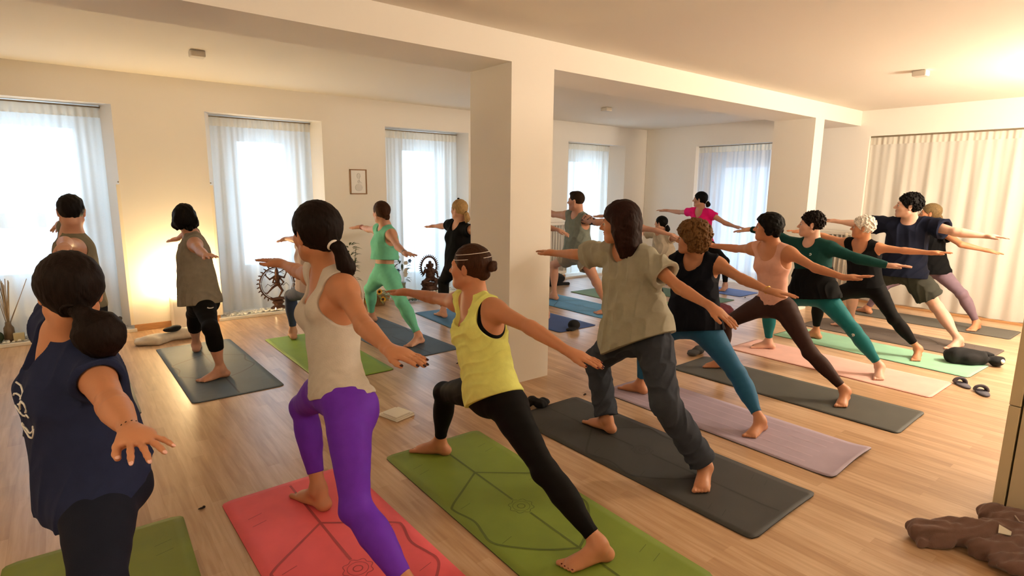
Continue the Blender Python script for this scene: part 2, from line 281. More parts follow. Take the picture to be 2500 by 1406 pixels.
 'pink': {"s":1.069,"P":[8.505,5.532,0.739],"N":[8.498,5.6,1.274],"H":[8.434,5.591,1.482],"SF":[8.489,5.774,1.266],"EF":[8.556,6.065,1.248],"WF":[8.553,6.321,1.27],"TF":[8.479,6.5,1.276],"SB":[8.504,5.427,1.252],"EB":[8.555,5.17,1.108],"WB":[8.468,4.933,1.066],"TB":[8.445,4.744,1.053],"HF":[8.505,5.634,0.736],"KF":[8.491,6.009,0.509],"AF":[8.495,6.018,0.089],"OF":[8.5,6.201,0.03],"HB":[8.505,5.431,0.738],"KB":[8.481,5.067,0.495],"AB":[8.556,5.082,0.087],"OB":[8.379,5.03,0.029]},
}
# ---------------------------------------------------------------- people
UP = V(0,0,1)
def head_frame(H, N, yaw, pitch, tilt=0):
    f = V(-math.sin(yaw), math.cos(yaw), 0)*math.cos(pitch)+UP*math.sin(pitch); f = nrm(f)
    u = nrm(UP*.75+nrm(H-N)*.25); u = nrm(u-f*(u@f)); r = np.cross(f, u); return r, f, u
def person(name_label, key, sp):
    J = {k: V(*v) for k, v in POSES[key].items() if k != 's'}; s = POSES[key]['s']*sp.get('size', 1); W = sp.get('w', 1.); male = sp.get('male', False)
    h = sp.get('h', .006); pel, N, H = J['P'], J['N'], J['H']
    u = nrm(N-pel); lh = nrm(J['HF']-J['HB']); ls = nrm(J['SF']-J['SB']); lh = nrm(lh-u*(lh@u)*.6); ls2 = nrm(ls-u*(ls@u))
    fh = nrm(np.cross(u, lh)); fs = nrm(np.cross(u, ls2)); lh2 = nrm(np.cross(fh, u))
    Rh = np.array([lh2, fh, u]); Rs = np.array([ls2, fs, u]); Lt = np.linalg.norm(N-pel); q = Lt/.50; Rm = np.array([nrm(lh2+ls2), nrm(fh+fs), u])
    g = .5*(W-1); gm = .012 if male else 0
    T = []
    hipw = .152 if not male else .145
    T += [ell(pel+u*.01*q, V(hipw*W, .104*W, .115)*s, Rh, .06, 'tor'),
          ell(pel+u*.16*q+fh*.004, V((.122+gm)*W, (.088+gm)*W, .13)*s, Rm, .07, 'tor'),
          ell(pel+u*.29*q, V((.130+gm)*W, (.094+gm)*W, .13)*s, Rs, .07, 'tor'),
          ell(N-u*.10*q-fs*.006, V((.142+gm)*W, (.092+gm)*W, .095)*s, Rs, .06, 'tor')]
    for sd, S in ((1, J['SF']), (-1, J['SB'])):
        T += [limb(N+u*.055*s, S+u*.012*s-ls2*sd*.02, [(0,.038*s),(.6,.036*s),(1,.040*s)], .05, 'tor'),
              limb(N-u*.03*s, S-u*.0*s-ls2*sd*.025, [(0,.055*s),(1,.050*s)], .05, 'tor'),
              ell(N-u*.13*q+ls2*sd*.095*s-fs*.015, V(.06,.07,.09)*s*W, Rs, .05, 'tor')]
        if not male: T.append(ell(N-u*.15*q+ls2*sd*.068*s+fs*.068*W*s, V(.056,.052,.056)*s*sp.get('bust', 1), Rs, .035, 'tor'))
        else: T.append(ell(N-u*.11*q+ls2*sd*.07*s+fs*.05*s, V(.07,.045,.06)*s, Rs, .05, 'tor'))
    for Hp in (J['HF'], J['HB']): T.append(ell(Hp-fh*.055*W*s-u*.035*s, V(.080*W,.075*W,.088)*s, Rh, .05, 'tor'))
    bell = sp.get('belly', 0)
    if bell: T.append(ell(pel+u*.14*q+fh*.05, V(.11,.06+bell,.12)*s*W, Rm, .06, 'tor'))
    # legs
    L = []; wl = W*sp.get('legw', 1)*(1.0 if not male else .97); feet = []
    for sd, tag in ((1, 'F'), (-1, 'B')):
        Hp, K, A, O = (J[x+tag] for x in ('H', 'K', 'A', 'O')); th = nrm(K-Hp); sh = nrm(A-K)
        d = O-A; d[2] = 0; d = nrm(d); side = np.cross(UP, d); cal = nrm(-d+UP*(.0 if tag == 'F' else .25)); cal = nrm(cal-sh*(cal@sh)); sdx = np.cross(sh, cal)
        L += [limb(Hp+th*.02, K, [(0,.088*wl*s),(.25,.087*wl*s),(.6,.070*wl*s),(.9,.056*wl*s),(1,.053*wl*s)], .05, 'th'+tag),
              limb(K, A, [(0,.053*wl*s),(.12,.050*wl*s),(.32,.054*wl*s),(.55,.046*wl*s),(.8,.034*s),(1,.032*s)], .03, 'sh'+tag),
              ell(K+sh*.115*s+cal*.014*s, V(.040*wl,.042*wl,.105)*s, np.array([cal, sdx, sh]), .05, 'sh'+tag),
              sph(K-cal*.010, .046*wl*s, .03, 'sh'+tag)]
        z0 = sp.get('ground', .006); toe0 = A+d*.125*s; toe0[2] = z0+.016*s; heel = A-d*.035*s; heel[2] = z0+.027*s
        fl = (UP, .62)
        feet += [limb(A+V(0,0,.005), heel, [(0,.033*s),(1,.031*s)], .03, 'foot'),
                 limb(heel+V(0,0,.002), toe0, [(0,.031*s),(.45,.034*s),(1,.040*s)], .03, 'foot', fl),
                 limb(A+d*.02-V(0,0,.012), toe0+V(0,0,.012)*s-d*.03, [(0,.033*s),(.5,.029*s),(1,.024*s)], .035, 'foot'),
                 sph(A+side*.026*s-V(0,0,.01), .013*s, .02, 'foot'), sph(A-side*.026*s-V(0,0,.014), .013*s, .02, 'foot')]
        inn = 1 if (side @ (pel-A)) > 0 else -1
        if tag == 'B': inn = 1 if (np.cross(UP, d) @ lh2) > 0 else -1
        else: inn = 1 if (np.cross(UP, d) @ fh) > 0 else -1
        for i, (ln, rr, of) in enumerate(((.052,.0145,.028),(.050,.0105,.010),(.045,.010,-.005),(.038,.0095,-.019),(.030,.0095,-.032))):
            b = toe0+side*inn*of*s+d*(.012-.004*i)*s; e = b+d*ln*.85*s+side*inn*(.004-.002*i)*s; b[2] = z0+.015*s; e[2] = z0+.0095*s
            feet.append(limb(b-d*.02, e, [(0,.011*s),(.7,rr*.85*s),(1,rr*.9*s)], .006, 'foot'))
            J['toe%s%d' % (tag, i)] = e.copy(); J['toed%s' % tag] = d
    # arms and hands
    A_, Hd = [], []; nails = []; am = 1.15 if male else 1.0; wa = sp.get('armw', 1)*(.5+.5*W)*am
    for sd, tag in ((1, 'F'), (-1, 'B')):
        S, E, Wr, Tp = (J[x+tag] for x in ('S', 'E', 'W', 'T')); ud = nrm(E-S); fd = nrm(Wr-E)
        A_ += [limb(S+ud*.0, E, [(0,.046*wa*s),(.2,.047*wa*s),(.5,.041*wa*s),(.85,.034*wa*s),(1,.033*wa*s)], .04, 'ua'+tag),
               limb(E, Wr, [(0,.033*wa*s),(.22,.038*wa*s),(.6,.029*wa*s),(.9,.022*s),(1,.0215*s)], .025, 'la'+tag, None),
               sph(S+ud*.03*s, .050*wa*s, .04, 'de'+tag)]
        hd = nrm(Tp-Wr); HL = np.linalg.norm(Tp-Wr); HL = min(max(HL, .155*s), .19*s); pn = sp.get('palm'+tag, UP); pn = nrm(pn-hd*(pn@hd)); wd = np.cross(hd, pn)
        if wd @ fs < 0: wd = -wd      # thumb side looks forward (away from the back)
        pl = HL*.50; Rp = np.array([hd, wd, pn])
        c = Wr+hd*pl*.55
        Hd += [limb(Wr-hd*.02, Wr+hd*pl*.5, [(0,.022*s),(1,.030*s)], .02, 'hd', (pn, .62)),
               ell(c+hd*.004, V(pl*.60, .040*s, .0155*s), Rp, .02, 'hd')]
        spr = sp.get('spread'+tag, .14); curl = sp.get('curl', .10)
        for i, (of, ln, rr) in enumerate(((.029,.92,.0082),(.0095,1.,.0084),(-.0095,.94,.0080),(-.027,.74,.0070))):
            a = (1.5-i)*spr*.5; dirn = nrm(hd*math.cos(a)+wd*math.sin(a)); p = Wr+hd*pl*(1.0-.03*abs(i-1))+wd*of*s
            fl_ = (HL-pl)*ln; p0 = p-dirn*.03*s; cv = curl*(1+.25*((i*7+len(key))%3))
            d1 = nrm(dirn-pn*cv*.5); d2 = nrm(dirn-pn*cv*1.3); d3 = nrm(dirn-pn*cv*2.2)
            p1 = p+d1*fl_*.45; p2 = p1+d2*fl_*.30; p3 = p2+d3*fl_*.25
            Hd += [limb(p0, p1, [(0,.0085*s),(.6,rr*s*1.02),(.9,rr*s),(1,rr*s*1.03)], .006, 'fg'), limb(p1, p2, [(0,rr*s),(.8,rr*.92*s),(1,rr*.95*s)], .004, 'fg'), limb(p2, p3, [(0,rr*.93*s),(.6,rr*.88*s),(1,rr*.74*s)], .004, 'fg')]
            nails.append((p3, d3, pn, wd, rr*s, tag))
        ta = sp.get('thumb', .65); td = nrm(hd*math.cos(ta)+wd*math.sin(ta)-pn*.25); t0 = Wr+hd*.022*s+wd*.016*s; t1 = t0+td*.045*s; td2 = nrm(td*.6+hd*.6); t2 = t1+td2*.034*s; t3 = t2+nrm(td2*.6+hd*.7)*.026*s
        Hd += [limb(t0, t1, [(0,.016*s),(1,.0115*s)], .02, 'fg'), limb(t1, t2, [(0,.0112*s),(1,.010*s)], .006, 'fg'), limb(t2, t3, [(0,.0102*s),(1,.0082*s)], .004, 'fg')]
        nails.append((t3, nrm(t3-t2), pn, wd, .0095*s, tag))
        J['hd'+tag] = hd; J['pn'+tag] = pn; J['wd'+tag] = wd
    # head
    r_, f_, u_ = head_frame(H, N, sp.get('yaw', .1), sp.get('pitch', 0.)); RH = np.array([r_, f_, u_]); hs = s*sp.get('head', 1.)*(.98 if not male else 1.02)
    P_ = lambda x, y, z: H+(r_*x+f_*y+u_*z)*hs
    nk = .047*s*(1.2 if male else 1)*(.6+.4*W)
    Hh = [limb(N-u*.01, P_(0,-.015,-.05), [(0,nk*1.15),(.4,nk),(1,nk)], .05, 'neck'),
          limb(P_(0,-.045,-.06), N-fs*.02+u*.02, [(0,.040*s),(1,.05*s)], .04, 'neck'),
          ell(P_(0,-.018,.03), V(.073,.092,.085)*hs, RH, .02, 'hdd'), ell(P_(0,.022,-.028), V(.060,.068,.078)*hs, RH, .03, 'hdd'),
          ell(P_(0,.034,-.075), V(.046,.050,.036)*hs, RH, .03, 'hdd'), sph(P_(0,.070,-.096), .019*hs, .03, 'hdd'),
          limb(P_(.05,.0,-.055), P_(.018,.065,-.095), [(0,.020*hs),(1,.014*hs)], .025, 'hdd'), limb(P_(-.05,.0,-.055), P_(-.018,.065,-.095), [(0,.020*hs),(1,.014*hs)], .025, 'hdd'),
          sph(P_(.040,.056,-.022), .022*hs, .03, 'hdd'), sph(P_(-.040,.056,-.022), .022*hs, .03, 'hdd'),
          limb(P_(-.036,.070,.022), P_(.036,.070,.022), [(0,.012*hs),(.5,.014*hs),(1,.012*hs)], .02, 'hdd'),
          limb(P_(0,.083,.010), P_(0,.108,-.026), [(0,.0075*hs),(1,.0115*hs)], .012, 'nose'), sph(P_(.011,.096,-.031), .0085*hs, .008, 'nose'), sph(P_(-.011,.096,-.031), .0085*hs, .008, 'nose'),
          ell(P_(0,.084,-.052), V(.022,.012,.006)*hs, RH, .008, 'lip'), ell(P_(0,.082,-.063), V(.020,.012,.007)*hs, RH, .006, 'lip')]
    ears = []
    for sd in (-1, 1):
        Re = np.array([nrm(r_*sd*.9-f_*.35), nrm(f_*.9+r_*sd*.35), u_])
        ears += [ell(P_(.074*sd,-.010,-.008), V(.007,.017,.030)*hs, Re, .006, 'ear'), ell(P_(.079*sd,-.016,.004), V(.006,.014,.022)*hs, Re, .005, 'ear')]
    Hh += ears
    allp = T+L+feet+A_+Hd+Hh
    post = []
    for sd in (-1, 1): post += [cut(sph(P_(.031*sd,.094,-.001), .014*hs), .012), cut(ell(P_(.083*sd,-.006,-.004), V(.004,.009,.016)*hs, RH), .006)]
    post.append(cut(ell(P_(0,.099,-.0575), V(.018,.01,.0012)*hs, RH), .003))
    post.append(keep_above(V(0,0,sp.get('ground', .006)), UP, .002))
    body_f = Field(allp, post)
    root = empty('person', (pel[0], pel[1], 0), name_label, 'person', sp.get('group')); org = (pel[0], pel[1], 0)
    root['clothing'] = sp.get('clothing', '')
    if 'clothing' in root: del root['clothing']
    sk = sp.get('skin', SKIN)
    body = soft('body', body_f, h, sk, root, org)
    # eyes, brows
    if sp.get('face', True):
        for sd in (-1, 1):
            m = MB(); m.ball(P_(.031*sd,.0775,-.001), .0105*hs); e = m.build('eye', EYE, root, org)
            m = MB(); m.ball(P_(.031*sd,.0865,-.001), (.005*hs,)*3); m.build('iris', IRIS, e, org)
            m = MB(); m.tube([P_(.018*sd,.088,.019), P_(.032*sd,.083,.025), P_(.046*sd,.068,.020)], [.002*hs,.003*hs,.0018*hs], 6); m.build('eyebrow', sp['hairm'], root, org)
            m = MB(); m.tube([P_(.019*sd,.0865,.001), P_(.031*sd,.0885,.006), P_(.044*sd,.080,.001)], [.001*hs,.0015*hs,.001*hs], 6); m.build('eyelashes', IRIS, e, org)
        lf = Field([ell(P_(0,.0855,-.0525), V(.0195,.0120,.0055)*hs, RH, .004), ell(P_(0,.0840,-.0630), V(.018,.0118,.0062)*hs, RH, .004)], [cut(ell(P_(0,.099,-.0575), V(.018,.01,.0012)*hs, RH), .002)])
        soft('lips', lf, .0025, LIPS, root, org)
    # nails
    nm = sp.get('nails')
    if nm:
        for p3, d3, pn, wd, rr, tag in nails:
            m = MB(); R = Matrix((tuple(d3), tuple(np.cross(pn, d3)), tuple(pn))).transposed()
            m.ball(p3+d3*rr*.15+pn*rr*.36, (rr*1.05, rr*.70, rr*.42), 10, 6, R); m.build('fingernail', nm, root, org)
    tn = sp.get('toenails')
    if tn:
        for tag in 'FB':
            for i in range(5):
                e = J['toe%s%d' % (tag, i)]; m = MB(); m.ball(e+V(0,0,.006)*s, (.006*s, .006*s, .0035*s), 8, 6); m.build('toenail', tn, root, org)
    ctx = dict(J=J, s=s, u=u, fs=fs, fh=fh, ls=ls2, lh=lh2, T=T, L=L, A=A_, P_=P_, RH=RH, hs=hs, root=root, org=org, h=h, Rs=Rs, Rm=Rm, Rh=Rh, pel=pel, N=N, H=H, nk=nk, W=W, q=q, key=key, wl=wl, wa=wa, body=body_f, Hd=Hd, male=male)
    for b in sp.get('bottom', []): make_bottom(ctx, b)
    for t in sp.get('top', []): make_top(ctx, t)
    make_hair(ctx, sp)
    return ctx
def strip_k(l): return l
def make_bottom(c, b):
    J, s, u = c['J'], c['s'], c['u']; off = b.get('off', .004); kind = b['kind']; wst = b.get('waist', .12)
    pr = list(c['T'])+[x for x in c['L']]
    lg = []
    for tag in 'FB':
        Hp, K = J['H'+tag], J['K'+tag]; lg.append(limb(Hp+(K-Hp)*.15, K, [(0,.0875*c['wl']*s),(.15,.087*c['wl']*s),(.5,.073*c['wl']*s),(.85,.056*c['wl']*s),(1,.053*c['wl']*s)], .02)); lg += [x for x in c['L'] if x['tag'] == 'sh'+tag]
        if kind == 'pants': r = b.get('wide', .07)*s; lg.append(limb(Hp+(K-Hp)*.15, K, [(0,.092*c['wl']*s),(1,r*1.02)], .03)); lg.append(limb(K, J['A'+tag], [(0,r*1.02),(1,r*1.08)], .03))
        if kind == 'shorts': lg = []
    FL = Field(lg) if lg else None; wp = c['pel']+u*wst*c['q']
    def waist(d, P):
        e = -smin(-d, (wp-P) @ u, .003)
        return e if FL is None else np.minimum(e, np.maximum(FL.ev(P)-off+.0015, -9))
    post = [offset(off), waist]
    for tag in 'FB':
        K, A, Hp = J['K'+tag], J['A'+tag], J['H'+tag]; sh = nrm(A-K); th = nrm(K-Hp); t = b.get('cuff'+tag, b.get('cuff', .85))
        if t >= 1: # measured along the shin
            p = K+(A-K)*(t-1); post.append(cut_beyond(p, sh, .42*s))
            if kind == 'pants':
                r = b.get('wide', .07)*s; pr.append(limb(Hp+th*.10, K, [(0,.092*c['wl']*s),(1,r*1.02)], .03)); pr.append(limb(K, A+sh*.03, [(0,r*1.02),(.5,r*1.02),(1,r*1.08)], .03))
        else:
            p = Hp+(K-Hp)*t; post.append(cut_beyond(p, th, .62*s, ra=.17)); pr = [x for x in pr if x['tag'] != 'sh'+tag]
            if kind == 'shorts':
                pr = [x for x in pr if x['tag'] != 'th'+tag]
                pr.append(limb(Hp, K, [(0,.10*s),(.35,.108*s),(1,.115*s)], .03)); post.append(cut(limb(p-th*.05, p+th*.10, [(0,.090*s),(1,.100*s)]), .004))
    if kind == 'pants': post.append(ripple_out(.009, 36, nrm(J['AB']-J['HB'])*.7+V(.5,.2,.2), 1.2))
    if kind == 'shorts': post.append(ripple_out(.008, 34, V(.2,1,.2), .6))
    post.append(ripple(.0012, 55, V(.2,.9,.6), 2.))
    F = Field(pr, post); c['bot'] = F
    o = soft(b.get('name', 'leggings'), F, c['h'], b['m'], c['root'], c['org'])
    for lab, path, r, m in b.get('marks', []): marks(c, F, lab, path, r, m)
    return o
def marks(c, F, lab, strokes, r, m):
    """raised print following the cloth: strokes are 3D polylines near the surface"""
    mb = MB()
    for st in strokes:
        P = project(F, st, off=r*.3); mb.tube(P, r, 6)
    mb.build(lab, m, c['root'], c['org'])
def make_top(c, t):
    J, s, u, N, pel, q = c['J'], c['s'], c['u'], c['N'], c['pel'], c['q']; off = t.get('off', .007); kind = t['kind']; fs = c['fs']; ls = c['ls']
    pr = list(c['T']); post = []
    hem = t.get('hem', .02); lo = t.get('loose', 0); W = c['W']
    if lo:
        a = N-u*.12*q; b = pel+u*(hem-.04)*q; wd = t.get('flare', 1)
        if lo > .03 or t.get('hips'):
            for tg in 'FB': Hp = J['H'+tg]; e_ = Hp+nrm(J['K'+tg]-Hp)*.06; rr = (.088*c['wl']+.016+t.get('hips', 0))*s; pr.append(limb(Hp+u*.03, e_, [(0,rr),(1,rr)], .05, 'x'))
        pr.append(limb(a, b+c['fh']*lo*.2, [(0,.135*s*W),(.4,(.135+lo)*s*W),(1,(.15+lo*1.3)*s*wd*W)], .05, 'x', (c['Rm'][1], .72)))
    post.append(offset(off))
    if lo: post.append(ripple_out(t.get('rip', .006)*.75, t.get('rf', 20)*1.5, t.get('rax', nrm(ls*.9+u*.30+fs*.4)), t.get('ph', .7)))
    else: post.append(ripple(.0015, 40, nrm(u+ls*.3), 1.))
    if kind in ('tee', 'long', 'cap'):
        ln = dict(tee=.62, cap=.30, long=2.)[kind]; ln = t.get('sleeve', ln); sr = t.get('sr', .062)*s
        for tag in 'FB':
            S, E, Wr = J['S'+tag], J['E'+tag], J['W'+tag]; ud = nrm(E-S); fd = nrm(Wr-E); p = S+(E-S)*ln
            if kind == 'long':
                pr += [x for x in c['A'] if x['tag'][2:] == tag]; p2 = E+(Wr-E)*.93; post.append(cut_beyond(p2, fd, .25*s))
            else:
                pr += [limb(S-ud*.03, E, [(0,.05*s*c['wa']),(.5,sr),(1,sr*1.08)], .035, 'x'), ]
                post.append(cut_beyond(p, ud, .34*s)); post.append(cut(limb(p-ud*.05, p+ud*.12, [(0,sr*.80),(1,sr*.98)]), .006))
    else:
        ah = t.get('arm', .088)*s
        for tag in 'FB':
            S, E = J['S'+tag], J['E'+tag]; ud = nrm(E-S); ctr = S+ud*t.get('ao', .045)*s-u*.03*s
            post.append(cut(ell(ctr, V(ah*t.get('aw', .85), ah*1.25, ah*1.15), c['Rs']), .006))
    nd = t.get('neck', .06)*s; nw = t.get('nw', .062)*s
    post.append(cut(limb(N-u*.0+fs*.0, c['H'], [(0,nw*.92),(1,nw)]), .006))
    post.append(cut(ell(N+u*.03*s+fs*.085*s, V(nw*1.08, .085*s, .03*s+nd), c['Rs']), .006))
    if t.get('back', 0): post.append(cut(ell(N+u*.03*s-fs*.085*s, V(nw*1.08, .07*s, .03*s+t['back']*s), c['Rs']), .006))
    nn = nrm(u+ls*t.get('tilt', 0)+fs*t.get('tiltf', 0))
    if t.get('topcut'): post.append(keep_above(pel+u*t['topcut']*q, -u))
    post.append(keep_above(pel+u*hem*q, nn))
    if t.get('fold'):
        rp = ripple(1, 95, nrm(u+ls*.25), .3); hb = pel+u*hem*q
        def fold(d, P):
            m = np.clip(1.15-((P-hb) @ u)/.16, 0, 1); return d+(rp(np.zeros_like(d), P))*.0030*m
        post.append(fold)
    F = Field(pr, post); c['top'] = F
    o = soft(t.get('name', 'top'), F, c['h'], t['m'], c['root'], c['org'])
    for lab, path, r, m in t.get('marks', []): marks(c, F, lab, path, r, m)
    return o
def make_hair(c, sp):
    P_, RH, hs, root, org = c['P_'], c['RH'], c['hs'], c['root'], c['org']; st = sp['hair']; m = sp['hairm']; r_, f_, u_ = RH; th = sp.get('hairv', .012)
    E = lambda x,y,z,a,b,d,k=.02: ell(P_(x,y,z), V(a,b,d)*hs, RH, k)
    Lb = lambda a,b,p,k=.02,fl=None: limb(P_(*a), P_(*b), [(t, r*hs) for t, r in p], k, '', fl)
    pr = [E(0,-.020,.032, .074+th, .094+th*.9, .086+th)]; hl = sp.get('hairline', .030)
    fr = nrm(f_-.9*u_)
    post_face = lambda e=0: (lambda d, P: -smin(-d, -((P-P_(0,hl+e,0)) @ fr), .010))
    post = [post_face()]
    nape = lambda z: (lambda d, P: -smin(-d, (P-P_(0,0,z)) @ u_, .012))
    rp = [ripple(.0016*sp.get('strand', 1), 190, r_+u_*.2, 1.)]
    h = min(c['h'], .005)
    def go(F, name='hair', mm=m): return soft(name, F, h, mm, root, org)
    def tie(p, r, mm, ax=None, tr=.006):
        mb = MB(); a = nrm(f_+u_*.2) if ax is None else nrm(ax); b = nrm(np.cross(a, r_)); c2 = np.cross(a, b)
        mb.tube([p+(b*math.cos(t)+c2*math.sin(t))*r for t in np.linspace(0, 2*PI, 18, endpoint=False)], tr, 8, True); mb.build('hair_tie', mm, root, org)
    earcut = [cut(ell(P_(sd*.080,-.004,-.010), V(.016,.020,.034)*hs, RH), .008) for sd in (-1,1)]
    if st in ('pony', 'lowpony', 'bun', 'lowbun', 'smallpony'):
        pr += [Lb((0,-.05,.02),(0,-.085,-.035),[(0,.07),(1,.030)],.04)]
        post += [nape(-.07)]+earcut+rp; go(Field(pr, post))
        if st == 'pony' or st == 'lowpony':
            z0 = -.035 if st == 'lowpony' else .0; L = sp.get('plen', .20); t0 = (0,-.105,z0); rr = sp.get('pr', .034)
            sw = sp.get('psw', 0)
            g = [Lb((0,-.095,z0+.005),(sw*.3,-.125,z0-.015),[(0,.018),(1,.020)]), Lb((sw*.3,-.125,z0-.015),(sw*.7,-.135,z0-L*.55),[(0,.020),(.5,rr),(1,rr)],.03), Lb((sw*.7,-.135,z0-L*.55),(sw,-.115,z0-L),[(0,rr),(.6,rr*.75),(1,.008)],.03)]
            go(Field(g, rp), 'ponytail'); tie(P_(0,-.112,z0-.004), .020*hs, sp.get('tiem', m), f_*.8+u_*.5)
        elif st == 'smallpony':
            go(Field([Lb((0,-.09,-.05),(0,-.13,-.07),[(0,.014),(1,.022)]), Lb((0,-.12,-.065),(0,-.15,-.05),[(0,.014),(1,.006)]), Lb((0,-.125,-.07),(.02,-.15,-.085),[(0,.012),(1,.006)])], rp), 'ponytail'); tie(P_(0,-.10,-.054), .015*hs, sp.get('tiem', m))
        else:
            z0 = .012 if st == 'bun' else -.05; y0 = -.132 if st == 'bun' else -.112
            g = [E(0,y0,z0,.026,.022,.028,.01), E(.012,y0-.006,z0+.012,.017,.017,.017,.008), E(-.014,y0-.004,z0-.010,.017,.018,.018,.008), E(.004,y0-.012,z0-.004,.014,.014,.022,.008)]
            go(Field(g, [ripple(.002,210,u_+f_,.5)]), 'bun'); tie(P_(0,y0+.020,z0), .019*hs, sp.get('tiem', m), f_, .005)
    elif st == 'bob':
        ln = sp.get('blen', .17); post = [post_face()]
        for sd in (-1,1):
            pr += [Lb((sd*.062,.000,.03),(sd*.078,.004,-.05),[(0,.030),(1,.026)],.03), Lb((sd*.074,-.005,-.04),(sd*.070,-.02,-.08-ln*.55),[(0,.028),(.6,.030),(1,.016)],.03), Lb((sd*.045,-.06,-.02),(sd*.050,-.07,-.06-ln*.8),[(0,.05),(.6,.044),(1,.02)],.03)]
        pr += [Lb((0,-.075,-.02),(0,-.08,-.07-ln*.8),[(0,.055),(.6,.05),(1,.022)],.03)]
        F = Field(pr, [lambda d, P: np.maximum(d, np.minimum((P-P_(0,hl,0)) @ fr, np.maximum((P-P_(0,.035,0)) @ f_, -1)))]+[ripple(.0035,75,r_*.8+f_*.6,1.)]+rp); go(F)
    elif st == 'bobshort':
        for sd in (-1,1): pr += [Lb((sd*.062,.0,.02),(sd*.072,-.006,-.045),[(0,.034),(1,.022)],.03), Lb((sd*.04,-.06,.0),(sd*.038,-.07,-.055),[(0,.05),(1,.03)],.03)]
        pr += [Lb((0,.05,.085),(.03,.085,.055),[(0,.028),(1,.012)],.02)]
        cl = []
        rs = np.random.RandomState(len(c['key'])*7+3)
        for i in range(70):
            a = rs.uniform(0, 2*PI); z = rs.uniform(-.8, .9); rr = math.sqrt(1-z*z); x, y = rr*math.cos(a), rr*math.sin(a)
            px, py, pz = x*.084, -.018+y*.104, .030+z*.096
            if py > hl+.9*pz-.006 or pz < -.055: continue
            cl.append(limb(P_(px,py,pz), P_(px*1.03+rs.uniform(-.015,.015), py*1.02+rs.uniform(-.012,.012), pz-.03), [(0,.012*hs),(.5,.014*hs),(1,.006*hs)], .008))
        F = Field(pr+cl, [lambda d, P: np.maximum(d, np.minimum((P-P_(0,hl,0)) @ fr, np.maximum((P-P_(0,.03,0)) @ f_, -1)))]+rp); go(F)
    elif st in ('curly', 'curlyshort', 'pixiecurl'):
        vol = dict(curly=.040, curlyshort=.016, pixiecurl=.020)[st]; nb = dict(curly=250, curlyshort=170, pixiecurl=200)[st]; br = dict(curly=.0175, curlyshort=.011, pixiecurl=.0105)[st]
        pr = [E(0,-.022,.032,.074+vol*.7,.092+vol*.7,.086+vol*.7)]
        if st == 'curly': pr += [E(sd*.062,-.02,-.03,.030,.045,.062) for sd in (-1,1)]+[E(0,-.075,-.03,.068,.045,.072)]
        rs = np.random.RandomState(5+len(c['key']))
        cl = []; zlow = dict(curly=-.11, curlyshort=-.045, pixiecurl=-.05)[st]
        base = Field(pr)
        for i in range(nb):
            z = 1-2*(i+.5)/nb; a = i*2.399963+rs.uniform(-.2,.2); rr = math.sqrt(1-z*z)
            if st == 'curly': z *= 1.0
            px, py, pz = rr*math.cos(a)*.085, -.022+rr*math.sin(a)*.104, .03+z*(.096 if z > 0 else (.15 if st == 'curly' else .096))
            if py > hl+.9*max(pz,-.02)+(.012 if pz > .05 else -.004) or pz < zlow: continue
            b = project(base, [P_(px,py,pz)], 6, 0)[0]; n_ = nrm(b-P_(0,-.02,.02)); t1 = nrm(np.cross(n_, rs.normal(size=3))); t2 = np.cross(n_, t1); rad = br*hs*rs.uniform(.8,1.25)
            pts = [b+n_*rs.uniform(-.002,.008)+(t1*math.cos(w)+t2*math.sin(w))*rad*.75+n_*.003*w*.4 for w in (0, 1.6, 3.2, 4.8)]
            for p, qn in zip(pts, pts[1:]): cl.append(limb(p, qn, [(0,rad*.42),(1,rad*.42)], .003))
        pst = [lambda d, P: np.maximum(d, np.minimum((P-P_(0,hl+.012,0)) @ fr, np.maximum((P-P_(0,.022,0)) @ f_, -1)))] if st == 'curly' else [post_face(.012), nape(zlow-.015)]+earcut
        F = Field(pr+cl, pst); go(F)
    elif st == 'short':
        pr += [E(0,.02,.078,.062,.058,.040,.02)]
        post = [post_face(.004), nape(-.052)]+[cut(ell(P_(sd*.080,-.0,-.012), V(.018,.024,.034)*hs, RH), .008) for sd in (-1,1)]
        pr[0] = E(0,-.020,.032,.074+.006,.094+.006,.086+.008)
        F = Field(pr, post+[ripple(.003,120,r_+f_*.5,1.)]); go(F)
    elif st == 'crop':
        pr[0] = E(0,-.020,.032,.0765,.0965,.090); pr += [E(0,.035,.088,.050,.045,.028,.02)]
        post = [post_face(.0), nape(-.055)]+[cut(ell(P_(sd*.080,-.0,-.012), V(.018,.024,.034)*hs, RH), .008) for sd in (-1,1)]
        F = Field(pr, post+[ripple(.0012,160,r_+f_*.5,1.)]); go(F)

